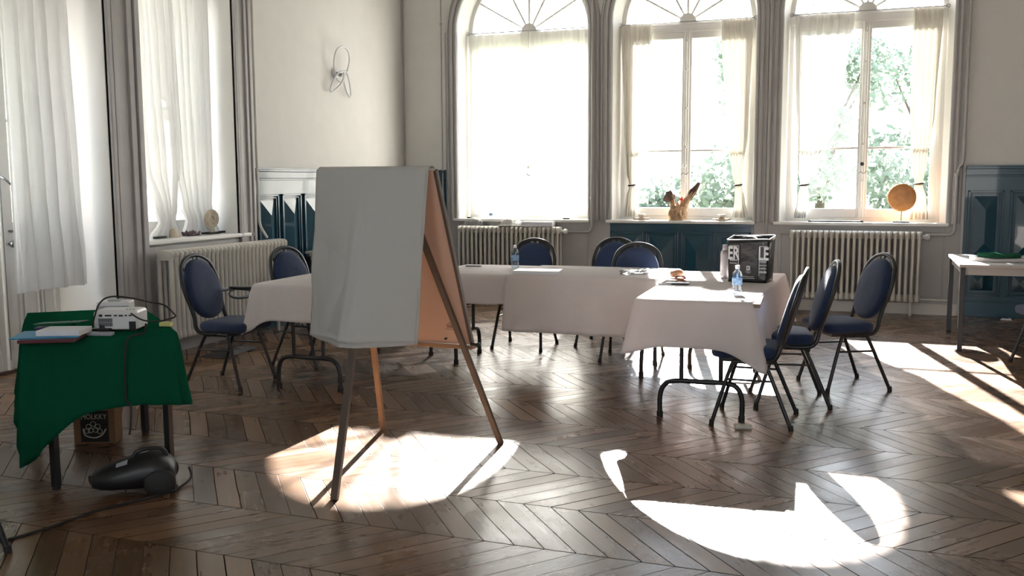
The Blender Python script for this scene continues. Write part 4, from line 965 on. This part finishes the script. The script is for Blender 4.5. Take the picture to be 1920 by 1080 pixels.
# ------------------------------------------------------------------ sill things
SZ = SILL+.006
M_['drift'] = mat('bleached driftwood', (.42, .27, .15), .8, bump=1.0, bscale=25, var=.45, vscale=30); M_['driftd'] = mat('dark burl', (.12, .07, .05), .9, bump=1, bscale=30, var=.4, vscale=30)
dw = empty('driftwood', (-2.065, YB+.06, SZ)); tag(dw, 'driftwood sculpture with two arms on the middle window sill', 'sculpture')
def rough_tube(mb, pts, rad, n=16, k=.3, seed=1):
    P = catmull(pts, 6); m = len(P); rings = []
    for i, p in enumerate(P):
        t = (P[min(i+1, m-1)]-P[max(i-1, 0)]).normalized(); x = Vector((0, 1, 0)); x = (x-t*x.dot(t)).normalized(); y = t.cross(x); f = i/(m-1)*(len(rad)-1); j = min(int(f), len(rad)-2); r = rad[j]+(rad[j+1]-rad[j])*(f-j)
        rings.append([p+(x*cos(2*pi*q/n)+y*sin(2*pi*q/n))*r*(1+k*noise.noise(Vector((cos(2*pi*q/n)*2+seed, sin(2*pi*q/n)*2, i*.12)))*2) for q in range(n)])
    mb.loft(rings)
mb = MB(); rough_tube(mb, [(0, 0, 0), (-.01, 0, .10), (.0, 0, .17)], [.10, .095, .065], 18, .3); rough_tube(mb, [(.05, 0, .05), (.07, 0, .17), (.13, 0, .27), (.19, 0, .35)], [.05, .045, .032, .026], 12, .25, 3); rough_tube(mb, [(-.03, 0, .08), (-.06, 0, .18), (-.07, 0, .25)], [.05, .03, .022], 12, .25, 5)
for x, h in ((-.015, .22), (.03, .235), (.055, .21)): rough_tube(mb, [(x, 0, .12), (x+.01, 0, .18), (x+.012, 0, h)], [.03, .022, .004], 8, .3, 9)
mb.build('trunk', 'drift', dw)
mb = MB(); rough_tube(mb, [(-.07, 0, .23), (-.10, 0, .28), (-.12, 0, .335)], [.035, .062, .03], 12, .5, 7); mb.build('burl', 'driftd', dw); mb = MB(); rough_tube(mb, [(.13, 0, .25), (.18, 0, .34), (.235, 0, .42), (.25, 0, .44)], [.03, .034, .024, .006], 12, .35, 8); mb.build('burl', 'driftd', dw)
M_['redb'] = mat('red berry', (.75, .03, .02), .3)
mb = MB()
for (x, y, z) in ((.035, -.05, .25), (.055, -.05, .262), (.045, -.05, .24), (.06, -.05, .243)): mb.lathe([(0, -.012), (.009, -.008), (.012, 0), (.009, .008), (0, .012)], 10, c=(x, y, z))
mb.build('berries', 'redb', dw)
M_['cream'] = mat('cream ceramic', (.55, .50, .42), .5); M_['woodl'] = mat('pale wood slice', (.40, .30, .20), .7)
def candle(label, x):
    R_ = empty('candle_holder', (x, YB+.08, SZ)); tag(R_, label, 'candle holder', 'candle holders on the middle window sill')
    MB().lathe([(0, 0), (.095, 0), (.10, .008), (.10, .018), (.095, .024), (0, .024)], 24).build('wooden_base', 'woodl', R_); MB().lathe([(0, .024), (.028, .024), (.04, .05), (.042, .07), (.036, .07), (.03, .05), (0, .045)], 18).build('cup', 'cream', R_); return R_
c1 = candle('tealight cup on a wood slice, left of the driftwood', -2.50); c2 = copy_tree(c1); c2.location.x = -1.56; tag(c2, 'tealight cup on a wood slice, right of the driftwood', 'candle holder', 'candle holders on the middle window sill')
M_['orange'] = mat('orange agate disc', (.62, .27, .08), .35, var=.25, vscale=14)
dk = empty('disc_sculpture', (.375, YB+.02, SZ)); tag(dk, 'round orange stone disc on a thin stand, right window sill', 'sculpture')
mb = MB(); rings = []
for y, g in ((-.012, -.02), (-.016, -.06), (-.010, 0), (.010, 0), (.014, -.04)): pass
ringf = lambda y, s: [((.145*s)*cos(2*pi*k/32)*(1+.03*noise.noise(Vector((cos(2*pi*k/32)*2, sin(2*pi*k/32)*2, 1)))), y, .27+(.150*s)*sin(2*pi*k/32)) for k in range(32)]
mb.loft([ringf(-.016, .4), ringf(-.014, .9), ringf(-.008, 1), ringf(.008, 1), ringf(.014, .9)]); mb.build('disc', 'orange', dk)
MB().cyl((0, 0, .015), (0, 0, .13), .004, 8).build('stem', 'steel', dk); MB().box(-.085, .085, -.035, .035, 0, .016).build('base', 'rubber', dk, bevel=.003)
def bar(label, cat, x, y, z, l, w_, h, rz=0, m='rubber', name='black_bar'):
    o = MB().box(-l/2, l/2, -w_/2, w_/2, 0, h).build(name, m, bevel=.002); o.location = (x, y, z); o.rotation_euler = (0, 0, rz); tag(o, label, cat); return o
bar('long black flat bar on the right window sill, left of the disc', 'bar', -.30, YB+.02, SZ, .58, .04, .016)
bar('small black block at the left end of the left arched window sill', 'block', -4.70, YB+.02, SZ, .06, .03, .014, name='black_block'); bar('small black block at the right end of the left arched window sill', 'block', -3.42, YB+.02, SZ, .08, .03, .014, name='black_block')
bar('black flat block at the left of the left wall sill', 'block', XL-.10, 6.70, .984, .04, .13, .02, name='black_block')
bar('dark curved strip right of the ammonite on the left wall sill', 'strip', XL-.16, 7.66, .984, .04, .12, .018, name='dark_strip')
# ammonite
M_['ammo'] = mat('pale fossil', (.55, .48, .38), .6, bump=.6, bscale=30, var=.2, vscale=20)
am = empty('ammonite', (XL-.14, 7.44, .984)); tag(am, 'pale spiral ammonite on a dark stand, left wall window sill', 'fossil')
P = []; R_ = []
for k in range(90):
    a = k/90*2*pi*2.6; r = .012+.072*(k/90)**1.05; P.append((.02, r*cos(a+.6), .135+r*sin(a+.6))); R_.append(.006+.022*(k/90)+.0012*sin(k*2.2))
MB().tube(P, R_, 10).build('shell', 'ammo', am); MB().box(-.04, .05, -.09, .08, 0, .018).build('base', 'rubber', am, bevel=.003)
MB().lathe([(.03, .018), (.02, .03), (.012, .045)], 12, c=(.02, 0, 0)).build('support', 'ammo', am)
do = empty('shell_dome', (XL-.12, 6.90, .984)); tag(do, 'small cream dome shaped shell on the left wall sill', 'shell'); MB().lathe([(.062, 0), (.06, .006), (.048, .01)], 20).build('plate', 'cream', do); MB().lathe([(.046, .01), (.044, .04), (.032, .065), (.015, .078), (0, .08)], 20).build('dome', 'ammo', do)
M_['ameth'] = mat('brown violet crystal', (.13, .08, .09), .3, var=.4, vscale=60)
cy_ = empty('crystal_cluster', (XL-.12, 7.14, .984)); tag(cy_, 'brown violet crystal cluster between dome and ammonite', 'crystal'); mb = MB(); rnd = random.Random(3)
for k in range(26):
    x, y = rnd.uniform(-.03, .03), rnd.uniform(-.085, .085); h = rnd.uniform(.02, .055); rr = rnd.uniform(.01, .018); tx, ty = x+rnd.uniform(-.02, .02), y+rnd.uniform(-.02, .02)
    ring = [(x+rr*cos(pi/3*q), y+rr*sin(pi/3*q), 0) for q in range(6)]; ring2 = [(tx+rr*.9*cos(pi/3*q), ty+rr*.9*sin(pi/3*q), h*.7) for q in range(6)]; mb.add(ring+ring2+[(tx, ty, h)], [(q, (q+1) % 6, 6+(q+1) % 6, 6+q) for q in range(6)]+[(6+q, 6+(q+1) % 6, 12) for q in range(6)])
mb.build('crystals', 'ameth', cy_); MB().box(-.03, .03, -.09, .09, 0, .006).build('tray', 'rubber', cy_)
# left arched window: bag, papers, folded white bag over the radiator
crumple('plastic_bag', 'clear crumpled plastic bag on the left arched window ledge', 'plastic bag', -4.58, YB-.09, .908, .30, .20, .11, 0, 'clear', 8)
crumple('paper_heap', 'crumpled grey papers on the left radiator', 'papers', -4.05, YB-.14, .908, .36, .20, .085, 5, 'newsp', 4)
slab('folded_bag', 'folded white bag on the right part of the left radiator', 'bag', quad(-3.72, YB-.14, .38, .19, 3), .908, .965, 'page')
# right grey table
rtb = empty('side_table', (1.52, 9.47, 0)); tag(rtb, 'grey topped side table against the right blue panelling', 'table')
MB().box(-.75, .75, -.59, .59, .72, .745).build('tabletop', 'table', rtb, bevel=.004); MB().box(-.72, .72, -.56, .56, .655, .72).build('apron', 'table', rtb)
for x in (-.72, .72):
    for y in (-.56, .56):
        lg = MB().box(x-.02, x+.02, y-.02, y+.02, .01, .72).build('leg', 'steel', rtb, bevel=.003); MB().cyl((x, y, 0), (x, y, .014), .02, 10).build('foot_cap', 'rubber', lg)
M_['greenc'] = fabric('dark green folded cloth', (.02, .09, .05), .05)
def foldcloth(label, cx, cy, z, w_, l_, h, m, seed):
    mb = MB(); rings = []
    for k in range(15):
        u = k/14; x = (u-.5)*w_; e = min(1, 5*min(u, 1-u)+.35)
        sec = rrect(-l_/2*e, l_/2*e, 0, h*(.75+.35*noise.noise(Vector((u*4, seed, 0)))+.15*abs(u-.5)), h*.3, 3); rings.append([(x, p, q) for p, q in sec])
    mb.loft(rings); o = mb.build('folded_cloth', m); o.location = (cx, cy, z); tag(o, label, 'cloth'); return o
foldcloth('white folded cloths at the bottom of the pile on the grey table', 1.18, 9.35, .746, .58, .26, .035, 'cloth', 1)
foldcloth('dark green folded cloth on top of the white ones', 1.12, 9.33, .778, .34, .18, .045, 'greenc', 2)
foldcloth('loose pale cloth end right of the green cloth', 1.42, 9.36, .778, .20, .16, .03, 'cloth', 5)
o = crumple('paper_scrap', 'crumpled white paper scrap on the floor near the right panelling', 'paper', 1.42, 11.0, .001, .11, .05, .035, 0, 'page', 3, 8)
# left small table in the corner
ltb = empty('side_table', (-5.0, 9.1, 0)); tag(ltb, 'grey topped table against the left blue panelling, behind the easel', 'table')
MB().box(-.40, .45, -.60, .60, .725, .75).build('tabletop', 'table', ltb, bevel=.004); MB().box(-.37, .42, -.57, .57, .66, .725).build('apron', 'table', ltb)
for x in (-.37, .42):
    for y in (-.57, .57): MB().box(x-.02, x+.02, y-.02, y+.02, 0, .70).build('leg', 'steel', ltb, bevel=.003)
# dark bag under the left radiator
crumple('dark_bag', 'flat dark bag on the floor below the left wall radiator', 'bag', -5.12, 6.85, .001, .25, .60, .05, 6, 'rubber', 6, 8)

# ------------------------------------------------------------------ garden
struct(MB().add([(-70, YB+TH+.05, -.5), (60, YB+TH+.05, -.5), (60, 120, -.9), (-70, 120, -.9)], [(0, 1, 2, 3)]).build('lawn', 'lawn'))
struct(MB().add([(-70, -30, -.5), (XL-TL-.3, -30, -.5), (XL-TL-.3, YB+TH+.05, -.5), (-70, YB+TH+.05, -.5)], [(0, 1, 2, 3)]).build('terrace', 'stone'))
bd_ = empty('sky_blocker', (-22, 8, -.5)); tag(bd_, 'tall pale stone building added to cut the sky light outside the left door', 'sky_blocker'); MB().box(-.4, .4, -16, 16, 0, 17).build('blocker_body', 'stone', bd_); MB().box(-.5, .5, -16.1, 16.1, 17, 17.3).build('blocker_cap', 'stone', bd_)  # added mass that holds back sky light on the left side
def tree(name, label, cat, x, y, h, r, seed, m='leaf', n=2600, trunk=True, zc=None, group='trees and shrubs in the garden', ls=.11):
    rnd = random.Random(seed); R_ = empty(name, (x, y, -.55)); tag(R_, label, cat, group); mb = MB()
    blobs = [(rnd.uniform(-r, r)*.7, rnd.uniform(-r, r)*.7, rnd.uniform(.35 if trunk else .12, .9)*h, rnd.uniform(.3, .5)*r) for _ in range(14)]
    for k in range(n):
        bx, by, bz, brr = blobs[k % len(blobs)]
        d = Vector((rnd.gauss(0, 1), rnd.gauss(0, 1), rnd.gauss(0, 1))).normalized()*brr*rnd.uniform(.55, 1.08)
        p = Vector((bx, by, bz))+d; a = Vector((rnd.gauss(0, 1), rnd.gauss(0, 1), rnd.gauss(0, 1))).normalized(); b = a.orthogonal().normalized(); s = ls*rnd.uniform(.6, 1.4)
        mb.add([p-a*s, p+b*s*.5, p+a*s, p-b*s*.5], [(0, 1, 2, 3)])
    mb.build('foliage', m, R_)
    mb = MB(); mb.tube([(0, 0, -.3), (.03, 0, h*.3), (0, .05, h*.7)], [r*.07+.04, r*.05+.03, .03], 8)
    for (bx, by, bz, brr) in blobs[:7]: mb.tube([(0, 0, h*.25), (bx*.5, by*.5, bz*.75), (bx, by, bz)], [.05, .035, .015], 6)
    mb.build('trunk', 'bark', R_)
    return R_
tree('tree', 'airy tree seen through the right half of the middle window', 'tree', -2.0, 24, 5.8, 1.8, 21, n=3200)
tree('shrub', 'low round shrub through the lower right pane of the middle window', 'shrub', -2.3, 20, 2.5, 1.5, 22, trunk=False)
tree('shrub', 'low shrub through the lower left pane of the middle window', 'shrub', -4.9, 23, 2.4, 1.5, 23, trunk=False)
tree('tree', 'leafy tree through the right half of the right window', 'tree', 1.5, 25, 6.0, 1.9, 24, n=2600)
tree('shrub', 'shrub low in the right window behind the disc', 'shrub', 1.2, 19, 2.6, 1.4, 25, trunk=False)
tree('tree', 'thin tree behind the swept curtain of the right window', 'tree', -1.2, 28, 6.0, 1.8, 26, n=2800)
tree('tree', 'big dense dark tree added to shade the glazed door from outside', 'tree', -12.0, 4.0, 12.5, 4.2, 31, m='leafdark', n=7000, ls=.30)  # tree put in to dim the light reaching the door
tree('tree', 'big dense dark tree further along, added to shade the left wall window', 'tree', -12.5, 14.0, 12.5, 4.2, 32, m='leafdark', n=7000, ls=.30)  # second added tree, dims the light at the left window
